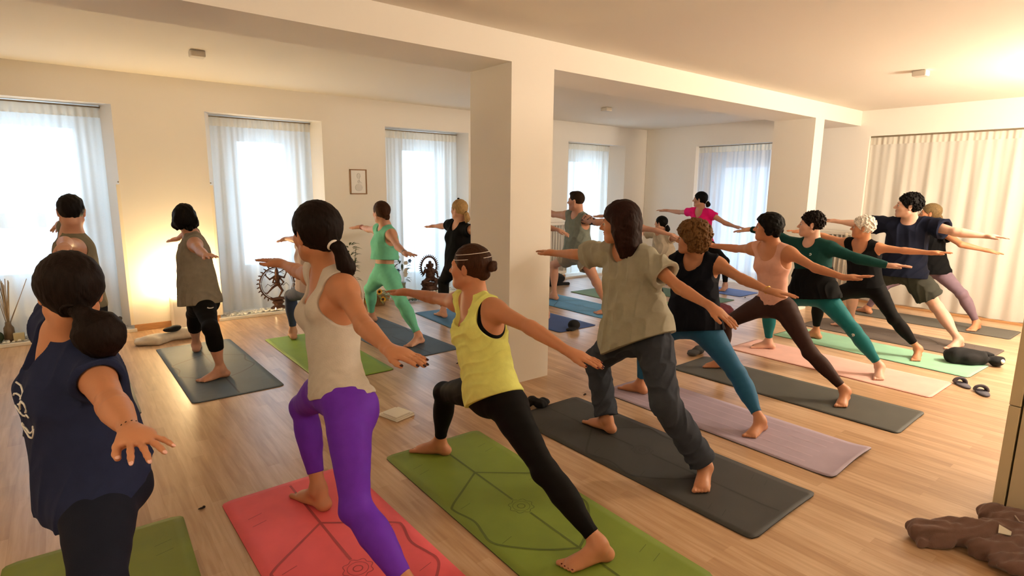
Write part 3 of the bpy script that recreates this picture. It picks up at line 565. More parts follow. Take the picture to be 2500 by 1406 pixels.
# ---------------------------------------------------------------- materials of the place
WALL = mat('wall_paint', '#EFE9DF', .85, bump=.08, bscale=60)
CEIL = mat('ceiling_paint', '#EDE6DA', .9)
TRIMW = mat('white_marble', '#E9E4DA', .4, noise=.06, nscale=9)
def floor_mat():
    m = bpy.data.materials.new('oak_laminate'); m.use_nodes = True; nt = m.node_tree; b = nt.nodes['Principled BSDF']; N = nt.nodes.new; K = nt.links.new
    tc = N('ShaderNodeTexCoord'); mp = N('ShaderNodeMapping'); mp.inputs['Rotation'].default_value = (0, 0, PI/2); K(tc.outputs['Object'], mp.inputs[0])
    br = N('ShaderNodeTexBrick'); br.offset = .37; br.inputs['Scale'].default_value = 1; br.inputs['Brick Width'].default_value = .62; br.inputs['Row Height'].default_value = .068
    br.inputs['Mortar Size'].default_value = .0006; br.inputs['Color1'].default_value = (0,0,0,1); br.inputs['Color2'].default_value = (1,1,1,1); br.inputs['Mortar'].default_value = (.2,.2,.2,1); br.inputs['Bias'].default_value = 0
    K(mp.outputs[0], br.inputs[0])
    mp2 = N('ShaderNodeMapping'); mp2.inputs['Scale'].default_value = (14, 1.1, 1); K(tc.outputs['Object'], mp2.inputs[0])
    n = N('ShaderNodeTexNoise'); n.inputs['Scale'].default_value = 2.6; n.inputs['Detail'].default_value = 7; n.inputs['Distortion'].default_value = .5; K(mp2.outputs[0], n.inputs[0])
    n2 = N('ShaderNodeTexNoise'); n2.inputs['Scale'].default_value = 1.3; n2.inputs['Detail'].default_value = 3; K(tc.outputs['Object'], n2.inputs[0])
    a = N('ShaderNodeMath'); a.operation = 'MULTIPLY'; a.inputs[1].default_value = .30; K(br.outputs[0], a.inputs[0])
    s = N('ShaderNodeMath'); s.operation = 'MULTIPLY_ADD'; s.inputs[1].default_value = .75; K(n.outputs[0], s.inputs[0]); K(a.outputs[0], s.inputs[2])
    s2 = N('ShaderNodeMath'); s2.operation = 'MULTIPLY_ADD'; s2.inputs[1].default_value = .25; K(n2.outputs[0], s2.inputs[0]); K(s.outputs[0], s2.inputs[2])
    cr = N('ShaderNodeValToRGB'); e = cr.color_ramp.elements; e[0].position = .32; e[0].color = lin('#A07C5C'); e[1].position = .92; e[1].color = lin('#D4B493')
    x = e.new(.62); x.color = lin('#BD9874'); K(s2.outputs[0], cr.inputs[0]); K(cr.outputs[0], b.inputs['Base Color'])
    b.inputs['Roughness'].default_value = .29; b.inputs['Specular IOR Level'].default_value = .5
    bp = N('ShaderNodeBump'); bp.inputs['Strength'].default_value = .05; bp.inputs['Distance'].default_value = .002; K(n.outputs[0], bp.inputs['Height']); K(bp.outputs[0], b.inputs['Normal'])
    return m
FLOOR = floor_mat()
def sheer(name, col, tr=.22, tl=.5):
    m = bpy.data.materials.new(name); m.use_nodes = True; nt = m.node_tree; nt.nodes.clear(); N = nt.nodes.new; K = nt.links.new; o = N('ShaderNodeOutputMaterial')
    d = N('ShaderNodeBsdfDiffuse'); t = N('ShaderNodeBsdfTranslucent'); p = N('ShaderNodeBsdfTransparent'); d.inputs[0].default_value = lin(col); t.inputs[0].default_value = lin(col)
    tc = N('ShaderNodeTexCoord'); w = N('ShaderNodeTexNoise'); w.inputs['Scale'].default_value = 90; K(tc.outputs['Object'], w.inputs[0])
    mr = N('ShaderNodeMapRange'); mr.inputs[3].default_value = tr*.8; mr.inputs[4].default_value = tr*1.2; K(w.outputs[0], mr.inputs[0])
    lw = N('ShaderNodeLayerWeight'); lw.inputs[0].default_value = .5; f1 = N('ShaderNodeMath'); f1.operation = 'MULTIPLY_ADD'; f1.inputs[1].default_value = -1.5; f1.inputs[2].default_value = 1.25; f1.use_clamp = True; K(lw.outputs['Facing'], f1.inputs[0]); f2 = N('ShaderNodeMath'); f2.operation = 'MULTIPLY'; K(f1.outputs[0], f2.inputs[0]); K(mr.outputs[0], f2.inputs[1])
    a = N('ShaderNodeMixShader'); a.inputs[0].default_value = tl; K(d.outputs[0], a.inputs[1]); K(t.outputs[0], a.inputs[2]); c = N('ShaderNodeMixShader'); K(f2.outputs[0], c.inputs[0]); K(a.outputs[0], c.inputs[1]); K(p.outputs[0], c.inputs[2]); K(c.outputs[0], o.inputs[0])
    return m
def glass_mat():
    m = bpy.data.materials.new('window_glass'); m.use_nodes = True; nt = m.node_tree; nt.nodes.clear(); N = nt.nodes.new; K = nt.links.new; o = N('ShaderNodeOutputMaterial')
    p = N('ShaderNodeBsdfTransparent'); p.inputs[0].default_value = (.95,.98,1,1); g = N('ShaderNodeBsdfGlossy'); g.inputs['Roughness'].default_value = .02; a = N('ShaderNodeMixShader'); a.inputs[0].default_value = .05
    K(p.outputs[0], a.inputs[1]); K(g.outputs[0], a.inputs[2]); K(a.outputs[0], o.inputs[0]); return m
GLASS = glass_mat(); SHEER = sheer('sheer_curtain', '#F2F1EE', .15, .58); SHEERD = sheer('dense_sheer', '#F0ECE4', .06, .35); TAPE = sheer('curtain_tape', '#EFE9DC', .05, .3)
FRAMEW = mat('window_frame_white', '#D9D6D0', .5)
WOODB = mat('oak_baseboard', '#B98A5C', .5, noise=.12, nscale=12, stretch=(1,1,8))
# ---------------------------------------------------------------- the room
YA, XB, HC = 7.4966, 9.3535, 2.80
struct('floor', MB().box(-2, 9.9, -1.7, 8.2, -.1, 0), FLOOR)
struct('ceiling', MB().box(-2, 9.9, -1.7, 8.2, HC, HC+.1), CEIL)
def pier(mb, a, b, ia, ib): mb.prism([(a, YA), (b, YA), (ib, YA+.25), (ib, 8.0), (ia, 8.0), (ia, YA+.25)], 0, 2.462)
w = MB()
for p in ((-2,-.9,-2,-.8), (.53,1.41,.44,1.50), (2.77,3.66,2.70,3.78), (5.06,7.19,4.99,7.43), (8.72,9.9,8.52,9.9)): pier(w, *p)
w.box(-2, 9.9, YA, 8.0, 2.462, HC)
GL = [(-.62,.24,.62,2.27), (1.80,2.46,.55,2.23), (4.12,4.77,.25,2.23), (7.62,8.36,.12,2.19)]
xs = -2
for g in GL: w.box(xs, g[0], 8.0, 8.15, 0, HC); w.box(g[0], g[1], 8.0, 8.15, 0, g[2]); w.box(g[0], g[1], 8.0, 8.15, g[3], HC); xs = g[1]
w.box(xs, 9.9, 8.0, 8.15, 0, HC)
struct('wall_altar', w, WALL)
w = MB()
w.box(XB, 9.75, 6.35, 7.49, 0, 2.435); w.box(XB, 9.75, 3.45, 4.62, 0, 2.435); w.box(XB, 9.75, -1.7, -.75, 0, 2.435); w.box(XB, 9.75, -1.7, 7.49, 2.435, HC)
w.box(9.75, 9.9, -1.7, 4.75, 0, HC); w.box(9.75, 9.9, 6.05, 7.49, 0, HC); w.box(9.75, 9.9, 4.75, 6.05, 2.1, HC); w.box(9.75, 9.9, 4.75, 6.05, 0, .12)
struct('wall_right', w, WALL)
struct('wall_left', MB().box(-2.1, -1.95, -1.7, 8.15, 0, HC), WALL)
struct('wall_back', MB().box(-2.1, 9.9, -1.8, -1.65, 0, HC), WALL)
struct('ceiling_beam', MB().box(-1.95, XB, 3.587, 4.148, 2.589, HC), WALL)
struct('column_near', MB().box(2.819, 3.259, 3.587, 4.148, 0, 2.589), WALL)
struct('column_far', MB().box(7.91, 8.166, 3.587, 4.148, 0, 2.589), WALL)
for i, (a, b) in enumerate(((-.9,.53), (1.41,2.77), (3.66,5.06), (7.19,8.72))): struct('trim_%d' % (i+1), MB().box(a-.02, b+.02, YA-.035, 8.0, 0, .035, bev=.004), TRIMW)
for i, (a, b) in enumerate(((-1.95,-.9), (.53,1.41), (2.77,3.66), (5.06,7.19), (8.72,XB))): struct('baseboard_altar_%d' % (i+1), MB().box(a, b, YA-.014, YA, 0, .075, bev=.003), WOODB)
struct('baseboard_right_1', MB().box(XB-.014, XB, -1.6, 4.62, 0, .03, bev=.003), WOODB)
struct('baseboard_right_2', MB().box(XB-.014, XB, 6.35, YA-.014, 0, .075, bev=.003), WOODB)
GUARD = mat('corner_guard', '#F0E6D2', .5)
for i, x in enumerate((.53, 1.41)):
    sg = -1 if i == 0 else 1
    struct('trim_corner_guard_%d' % (i+1), MB().box(min(x, x+sg*-.03), max(x, x+sg*-.03), YA-.003, YA+.004, .075, 1.63) if 0 else MB().box(x-.001 if i else x-.031, x+.031 if i else x+.001, YA-.003, YA, .075, 1.63), GUARD)
    struct('trim_hook_%d' % (i+1), MB().ball((x+(.008 if i else -.008), YA-.006, 1.655), .008), mat('hook_metal', '#8A8070', .4, metal=.7))
for i, g in enumerate(GL):
    a, b, z0, z1 = g; f = MB(); t = .045
    for q in ((a,a+t,z0,z1), (b-t,b,z0,z1), (a,b,z0,z0+t), (a,b,z1-t,z1)): f.box(q[0], q[1], 8.0-.01, 8.06, q[2], q[3])
    if i == 0: f.box(a, b, 7.99, 8.06, 1.16, 1.32)
    o = struct('window_%d' % (i+1), f, FRAMEW); p = MB().box(a+t, b-t, 8.02, 8.026, z0+t, z1-t).build('glass_pane', GLASS, o)
f = MB(); t = .05
for q in ((4.75,4.75+t,.12,2.1), (6.05-t,6.05,.12,2.1), (5.38,5.43,.12,2.1), (4.75,6.05,.12,.17), (4.75,6.05,2.05,2.1)): f.box(9.74, 9.82, q[0], q[1], q[2], q[3])
o = struct('window_5', f, FRAMEW); MB().box(9.78, 9.786, 4.8, 6.0, .17, 2.05).build('glass_pane', GLASS, o)
# curtains: pleated sheets with a gathered tape, hanging free of the floor
def curtain(a, b, pos, z0, z1, axis, m, label, seed, folds=7., amp=.034, name='sheer_curtain', flare=1.):
    rs = np.random.RandomState(seed); L = b-a; n = int(L/.009); nz = 26; ph = rs.uniform(0, 6, 4); fr = [folds, folds*1.63, folds*.47, folds*2.9]
    S = np.linspace(0, L, n); Z = np.linspace(z1-.10, z0, nz); co = []; tape = []
    def dep(s, k): # k 0 at the tape, 1 at the floor
        A = amp*(.30+.7*min(1, k*3)); return A*(math.sin(s*fr[0]*2+ph[0]+.35*math.sin(k*2.2+s)) *.6+.32*math.sin(s*fr[1]*2+ph[1])+.25*math.sin(s*fr[2]*2+ph[2])) + amp*.15*math.sin(s*fr[3]*2+ph[3])*(1-k)
    for k, z in enumerate(Z):
        kk = k/(nz-1)
        for s in S: d = dep(s, kk); zz = z+(.006*math.sin(s*9+ph[1]) if k == nz-1 else 0); co.append((a+s, pos+d, zz) if axis == 'x' else (pos+d, a+s, zz))
    q = [(k*n+i, k*n+i+1, (k+1)*n+i+1, (k+1)*n+i) for k in range(nz-1) for i in range(n-1)]
    cc = ((a+b)/2, pos, z0) if axis == 'x' else (pos, (a+b)/2, z0)
    root = empty(name, cc, label, 'curtain')
    from_arrays('drape', co, q, [m], root, cc)
    tp = []
    for z in (z1, z1-.035, z1-.07, z1-.102):
        for s in S: d = dep(s, 0)+amp*.22*math.sin(s*95)*(1 if z < z1 else .3)-.004; tp.append((a+s, pos+d, z) if axis == 'x' else (pos+d, a+s, z))
    q = [(k*n+i, k*n+i+1, (k+1)*n+i+1, (k+1)*n+i) for k in range(3) for i in range(n-1)]
    from_arrays('header_tape', tp, q, [TAPE], root, cc)
    r = MB()
    r.box(a, b, pos-.018, pos+.012, z1, z1+.014) if axis == 'x' else r.box(pos-.018, pos+.012, a, b, z1, z1+.014)
    r.build('curtain_rail', mat('rail_brown', '#7A6A50', .5), root, cc)
curtain(-.79,.445, YA+.25, .05, 2.435, 'x', SHEER, 'sheer white curtain in the leftmost window, behind reed diffuser and candle', 1, 15, .036)
curtain(1.495,2.71, YA+.25, .05, 2.435, 'x', SHEER, 'sheer white curtain hanging behind the round dancing bronze statue', 2, 16)
curtain(3.775,4.995, YA+.25, .05, 2.435, 'x', SHEER, 'sheer white curtain hanging behind the seated bronze statue with oval halo', 3, 18)
curtain(7.42,8.525, YA+.25, .05, 2.455, 'x', SHEER, 'sheer white curtain in narrow window nearest the room corner, beside long radiator', 4, 18, .03)
curtain(4.62,6.345, XB+.10, .02, 2.415, 'y', sheer('far_sheer', '#E2E0E2', .05, .28), 'grey-white pleated curtain on right wall behind the woman in pink', 5, 15, .036)
curtain(-.74,3.445, XB+.05, .03, 2.415, 'y', SHEERD, 'wide cream curtain filling the right wall, brightly lit by warm lamps', 6, 11, .030)
# radiators
RADM = mat('radiator_enamel', '#E6E0D4', .4)
def radiator(name, x0, x1, y0, y1, axis, label, z0=.12, z1=1.05):
    c = ((x0+x1)/2, (y0+y1)/2, 0); root = empty('radiator', c, label, 'radiator'); L = (x1-x0) if axis == 'x' else (y1-y0); n = int(L/.062)
    m = MB()
    for i in range(n+1):
        t = i*L/n
        for d in (.03, .085):
            p = (x0+t, y0+d-.01) if axis == 'x' else (x0+d-.01, y0+t); m.tube([(p[0], p[1], z0+.03), (p[0], p[1], z1-.03)], .014, 8)
    for z in (z0+.03, z1-.03): m.box(x0, x1, y0, y1, z-.028, z+.028, bev=.01)
    for t in (.06, L-.06):
        p = (x0+t, y0+.05) if axis == 'x' else (x0+.05, y0+t); m.tube([(p[0], p[1], 0), (p[0], p[1], z0+.03)], .013, 8)
    m.build('columns', RADM, root, c)
    v = MB(); p = (x0+.05, y0-.02, z1+.0) if axis == 'x' else (x0-.02, y0+.06, z1-.04)
    v.lathe((p[0], p[1], p[2]-.03), [(.0,0),(.022,.0),(.024,.03),(.018,.05),(.0,.052)], 14); v.tube([(p[0], p[1], p[2]-.03), (p[0]+.03, p[1]+.02, p[2]-.05)], .008); v.build('valve', mat('valve_white', '#E9E2D0', .35), root, c)
radiator('r', 5.9, 7.10, YA-.13, YA-.02, 'x', 'tall white column radiator under the altar wall, behind man in grey tank top')
radiator('r', XB-.13, XB-.02, 3.50, 4.10, 'y', 'white column radiator with valve on right wall beside wide cream curtain')
# ceiling boxes
def cbox(x, y, label):
    m = MB(); m.box(x-.06, x+.06, y-.06, y+.06, HC-.055, HC, bev=.012); o = m.build('detector_box', mat('box_plastic', '#DAD2C4', .5)); tagp(o, label, 'ceiling box', 'small boxes on the ceiling')
    return o
cbox(1.09, 5.9, 'small square white box on ceiling above the left windows'); cbox(6.68, 2.08, 'small square white box on ceiling above the right-hand row'); cbox(6.36, 5.86, 'small square white box on ceiling beyond the beam, near corner window')
# framed portrait
PX = (3.12, 3.36, 1.53, 1.865); root = empty('framed_picture', (3.24, YA, 1.7), 'small wood-framed pale pencil portrait hanging on wall between windows', 'picture')
o_ = (3.24, YA, 1.7); t = .014; m = MB()
for q in ((PX[0],PX[0]+t,PX[2],PX[3]), (PX[1]-t,PX[1],PX[2],PX[3]), (PX[0],PX[1],PX[2],PX[2]+t), (PX[0],PX[1],PX[3]-t,PX[3])): m.box(q[0], q[1], YA-.022, YA, q[2], q[3], bev=.002)
m.build('frame', mat('frame_wood', '#8A6238', .5), root, o_); MB().box(PX[0]+t, PX[1]-t, YA-.008, YA-.001, PX[2]+t, PX[3]-t).build('paper', mat('paper_white', '#F4F2EE', .6), root, o_)
m = MB()
for c_, r_ in (((3.245,YA-.009,1.775), (.026,.002,.036)), ((3.245,YA-.009,1.70), (.018,.002,.022)), ((3.245,YA-.009,1.62), (.055,.002,.050))): m.ball(c_, r_, 16, 8)
m.build('pencil_figure', mat('pencil_grey', '#DEDCD9', .8), root, o_)
m = MB(); m.tube([(3.225,YA-.0115,1.79),(3.232,YA-.0115,1.808),(3.25,YA-.0115,1.812),(3.264,YA-.0115,1.80),(3.266,YA-.0115,1.775),(3.256,YA-.0115,1.745),(3.25,YA-.0115,1.72),(3.26,YA-.0115,1.70),(3.29,YA-.0115,1.68)], .0018); m.build('pencil_sketch', mat('pencil_dark', '#B0AEAC', .8), root, o_)
# pedestal lamp
root = empty('pedestal_lamp', (1.03, 7.33, 0), 'white box pedestal with glowing top against wall between the left windows', 'lamp'); o_ = (1.03, 7.33, 0)
MB().box(.885, 1.175, 7.20, 7.47, 0, .395, bev=.004).build('box', mat('pedestal_white', '#EDE6DA', .6), root, o_)
MB().box(.865, 1.195, 7.18, 7.475, .40, .43, bev=.004).build('light_panel', mat('warm_panel', (1,.74,.38,1), .5, emit=26), root, o_)
# cabinet
CAB = mat('cabinet_laminate', '#D6C6A6', .55); CABL = mat('cabinet_edge', '#DCCBA6', .5)
root = empty('cabinet', (3.9, -.4, 0), 'tall plain beige cabinet cut off by the right edge of the picture', 'cabinet'); o_ = (3.9, -.4, 0)
MB().box(3.60, 4.2, -1.4, .50, .0, 2.3).build('carcass', mat('gap_dark', '#3A3020', .8), root, o_)
MB().box(3.545, 4.2, .505, .55, .0, .618, bev=.003).build('side_panel', CABL, root, o_); MB().box(3.545, 4.2, .505, .55, .623, 2.3, bev=.003).build('side_panel', CABL, root, o_)
MB().box(3.548, 3.60, -.45, .497, .02, 2.29, bev=.003).build('door', CAB, root, o_); MB().box(3.555, 3.60, -1.4, -.46, .02, 2.29, bev=.003).build('door', CAB, root, o_)
# ---------------------------------------------------------------- yoga mats
def mat_obj(cx, cy, w, L, a, col, label, pattern=False, curl=0, group='yoga mats on the floor', t=.0045, rough=.65, dark=None, stripes=False, rad=.04):
    m = mat('mat_'+col.strip('#'), col, rough, noise=.07, nscale=5, bump=.10, bscale=320)
    bm = bmesh.new(); n1, n2 = 14, 60; top = []; 
    def P(u, v, z): return Vector((cx+math.cos(a)*u-math.sin(a)*v, cy+math.sin(a)*u+math.cos(a)*v, z))
    def lift(u, v):
        z = 0
        if curl: e = max(0, (-v-(L/2-.16))/.16); z += curl*e*e*(.6+.4*math.sin(u*7+1)); e = max(0, (v-(L/2-.05))/.05); z += .003*e*e
        return z+.0008*(1+math.sin(u*9+v*5+cx*3))
    G = {}
    for i in range(n1+1):
        for j in range(n2+1):
            u = -w/2+w*i/n1; v = -L/2+L*j/n2
            # rounded corners
            du = max(0, abs(u)-(w/2-rad)); dv = max(0, abs(v)-(L/2-rad)); r = math.hypot(du, dv)
            if du > 0 and dv > 0 and r > rad: k = rad/r; u = math.copysign(w/2-rad+du*k, u); v = math.copysign(L/2-rad+dv*k, v)
            z = lift(u, v); G[i,j] = (bm.verts.new(P(u, v, z+t)), bm.verts.new(P(u, v, z+.0004)))
    for i in range(n1):
        for j in range(n2):
            f = bm.faces.new((G[i,j][0], G[i+1,j][0], G[i+1,j+1][0], G[i,j+1][0])); f.smooth = True
            bm.faces.new((G[i,j][1], G[i,j+1][1], G[i+1,j+1][1], G[i+1,j][1]))
    for j in range(n2):
        bm.faces.new((G[0,j][0], G[0,j+1][0], G[0,j+1][1], G[0,j][1])).material_index = 1; bm.faces.new((G[n1,j+1][0], G[n1,j][0], G[n1,j][1], G[n1,j+1][1])).material_index = 1
    for i in range(n1):
        bm.faces.new((G[i+1,0][0], G[i,0][0], G[i,0][1], G[i+1,0][1])).material_index = 1; bm.faces.new((G[i,n2][0], G[i+1,n2][0], G[i+1,n2][1], G[i,n2][1])).material_index = 1
    def ribbon(pts, wd):
        pts = [V(*p) for p in pts]; prev = None
        for k, p in enumerate(pts):
            d = nrm(pts[min(k+1, len(pts)-1)]-pts[max(k-1, 0)]); n_ = V(-d[1], d[0])*wd/2
            A = [bm.verts.new(P(*(p+n_), lift(*p)+t+.0009)), bm.verts.new(P(*(p-n_), lift(*p)+t+.0009))]
            if prev: f = bm.faces.new((prev[0], prev[1], A[1], A[0])); f.material_index = 2
            prev = A
    def dense(pts, n=8):
        o = []
        for k in range(len(pts)-1):
            p0 = V(*pts[max(k-1,0)]); p1 = V(*pts[k]); p2 = V(*pts[k+1]); p3 = V(*pts[min(k+2,len(pts)-1)])
            for i in range(n):
                x = i/n; o.append(tuple(.5*((2*p1)+(-p0+p2)*x+(2*p0-5*p1+4*p2-p3)*x*x+(-p0+3*p1-3*p2+p3)*x**3)))
        return o+[pts[-1]]
    if pattern:
        for s1 in (-1, 1): ribbon([(0, s1*q) for q in np.linspace(.075, .88, 40)], .013)
        for su in (-1, 1): ribbon(dense([(0,.435),(su*.15,.32),(su*.285,.215),(su*.305,.165),(su*.275,.03),(su*.295,-.08),(su*.305,-.15),(su*.27,-.22),(su*.14,-.35),(0,-.435)]), .013)
        for r, wd in ((.062,.004),(.045,.003),(.020,.005)): ribbon([(r*math.cos(q)*(1+.10*math.cos(q*8)*(r > .06)), r*math.sin(q)*(1+.10*math.cos(q*8)*(r > .06))) for q in np.linspace(0, 2*PI, 49)], wd)
        for v in (.70,.62,-.70,-.62,.18,-.18): 
            for su in (-1,1): ribbon([(su*.20, v), (su*.27, v+.02*su)], .003)
    if stripes:
        for k in range(5): u = -w/2+w*(k+1)/6; ribbon([(u+.004*math.sin(q*3), q) for q in np.linspace(-L/2+.2, L/2-.05, 30)], .012)
    me = bpy.data.meshes.new('yoga_mat'); bmesh.ops.translate(bm, verts=bm.verts[:], vec=(-cx, -cy, 0)); bm.to_mesh(me); bm.free()
    ed = mat('matedge_'+col.strip('#'), dark or '#1E1F1F', .8); c0 = lin(col); ln = mat('matline_'+col.strip('#'), (c0[0]*(.5 if not stripes else 1.22), c0[1]*(.5 if not stripes else 1.18), c0[2]*(.5 if not stripes else 1.2), 1), rough)
    o = link_mesh('yoga_mat', me, None, (m, ed, ln)); o.location = (cx, cy, 0); tagp(o, label, 'yoga mat', group); return o
mat_obj(-.035,2.15,.68,1.85,-.03,'#7A8628','olive green mat under the woman in navy, cut off at bottom left',True)
mat_obj(.86,2.137,.68,1.85,.016,'#F0636A','coral pink mat under the woman in purple leggings',True,dark='#B03A46')
mat_obj(1.735,2.089,.68,1.85,-.018,'#778A2C','moss green mat with flower centre under the woman in yellow top',True,dark='#2A3312')
mat_obj(2.754,2.12,.68,1.85,.009,'#363533','charcoal mat under the woman in loose grey T-shirt',True,curl=.012)
mat_obj(3.64,2.12,.61,1.80,.01,'#A391A0','lilac mat with curled end under the curly-haired woman',curl=.03,stripes=True,rough=.7)
mat_obj(4.64,2.14,.61,1.84,.03,'#46453F','dark grey mat under the woman in brown leggings',curl=.006)
mat_obj(5.67,2.21,.61,1.80,0,'#E3B3A6','pale salmon pink mat under the woman in teal leggings',dark='#B0483C')
mat_obj(6.59,2.18,.63,1.84,-.03,'#8FBFA0','mint green mat under the white-haired woman',dark='#2E4A34')
mat_obj(7.385,2.23,.69,1.85,-.03,'#5B5049','brown-grey mat under the man in navy T-shirt',True)
mat_obj(8.62,2.29,.60,1.82,0,'#55524B','grey mat nearest the wide cream curtain, under blonde woman')
mat_obj(-.01,5.60,.66,1.83,.0,'#3A3A3A','dark mat seen only as a corner behind navy-shirted woman\'s back')
mat_obj(.969,5.604,.68,1.85,.014,'#4E5C66','blue-grey patterned mat lit by the lamp, under woman in black capri leggings',True,dark='#22262A')
mat_obj(1.915,5.40,.66,1.75,.0,'#7FA02E','bright green mat mostly hidden behind the woman in purple leggings',dark='#3A4A16')
mat_obj(2.74,5.66,.66,1.85,.03,'#3E4E5E','slate blue mat with lines under the woman in mint outfit',True,dark='#16202C')
mat_obj(3.80,5.60,.64,1.80,-.05,'#3F6E94','medium blue mat under the blonde woman in black',dark='#182E44')
mat_obj(4.68,5.53,.62,1.82,.0,'#2C4680','navy blue mat beside the pillar with dark cap on its corner',dark='#0E1838')
mat_obj(5.65,5.58,.68,1.85,.0,'#5C9CC8','light sky blue patterned mat under the man in grey tank top',True,dark='#205070')
mat_obj(6.61,5.53,.63,1.84,-.01,'#6B8A5C','sage green mat in the far row, reflecting window light',dark='#1E3A30')
mat_obj(7.58,5.42,.62,1.84,.0,'#5E8068','grey-green mat beyond the curly-haired woman, near dark red cloth',dark='#2A3A36')
mat_obj(8.46,5.50,.60,1.80,.03,'#5872B4','cornflower blue mat in the far right, under woman in pink',dark='#283A6A')

# ---------------------------------------------------------------- small things
BRZ = mat('aged_bronze', '#4A2E20', .45, noise=.25, nscale=60, metal=.55)
PEB = mat('white_pebble', '#E8E4DC', .6, noise=.05)
CREAM = mat('cream_cotton', '#DDD2BE', .9, noise=.05, bump=.3, bscale=300)
BLKC = mat('black_cloth', '#0E0D0F', .9, bump=.3, bscale=250)
def pebbles(x0, x1, y0, y1, n, label, seed):
    rs = np.random.RandomState(seed); U = np.linspace(0, 2*PI, 9)[:-1]; W_ = np.linspace(0, PI, 6)
    base = np.array([[math.sin(w)*math.cos(u), math.sin(w)*math.sin(u), math.cos(w)] for w in W_ for u in U]); qd = np.array([(i*8+j, i*8+(j+1)%8, (i+1)*8+(j+1)%8, (i+1)*8+j) for i in range(5) for j in range(8)])[:, ::-1]
    co, qs = [], []
    for i in range(n):
        r = rs.uniform(.009, .02); a = rs.uniform(0, 6.3); R = np.array([[math.cos(a), math.sin(a), 0], [-math.sin(a), math.cos(a), 0], [0,0,1]])
        co.append((base*V(r*rs.uniform(.9,1.3), r, r*.65)) @ R+V(rs.uniform(x0, x1), rs.uniform(y0, y1), .035+r*.5+rs.uniform(0, .008))); qs.append(qd+i*48)
    c = ((x0+x1)/2, (y0+y1)/2, .035); o = from_arrays('pebbles', np.concatenate(co), np.concatenate(qs), [PEB], None, c); o.location = c; tagp(o, label, 'pebbles', None, 'stuff')
pebbles(-.85,.47,YA+.0,YA+.20,260,'white pebbles along the sill of the leftmost window',1)
pebbles(1.46,2.72,YA+.0,YA+.20,300,'white pebbles around the foot of the round dancing statue',2)
pebbles(3.74,4.98,YA+.0,YA+.20,200,'white pebbles under the seated statue with oval halo',3)
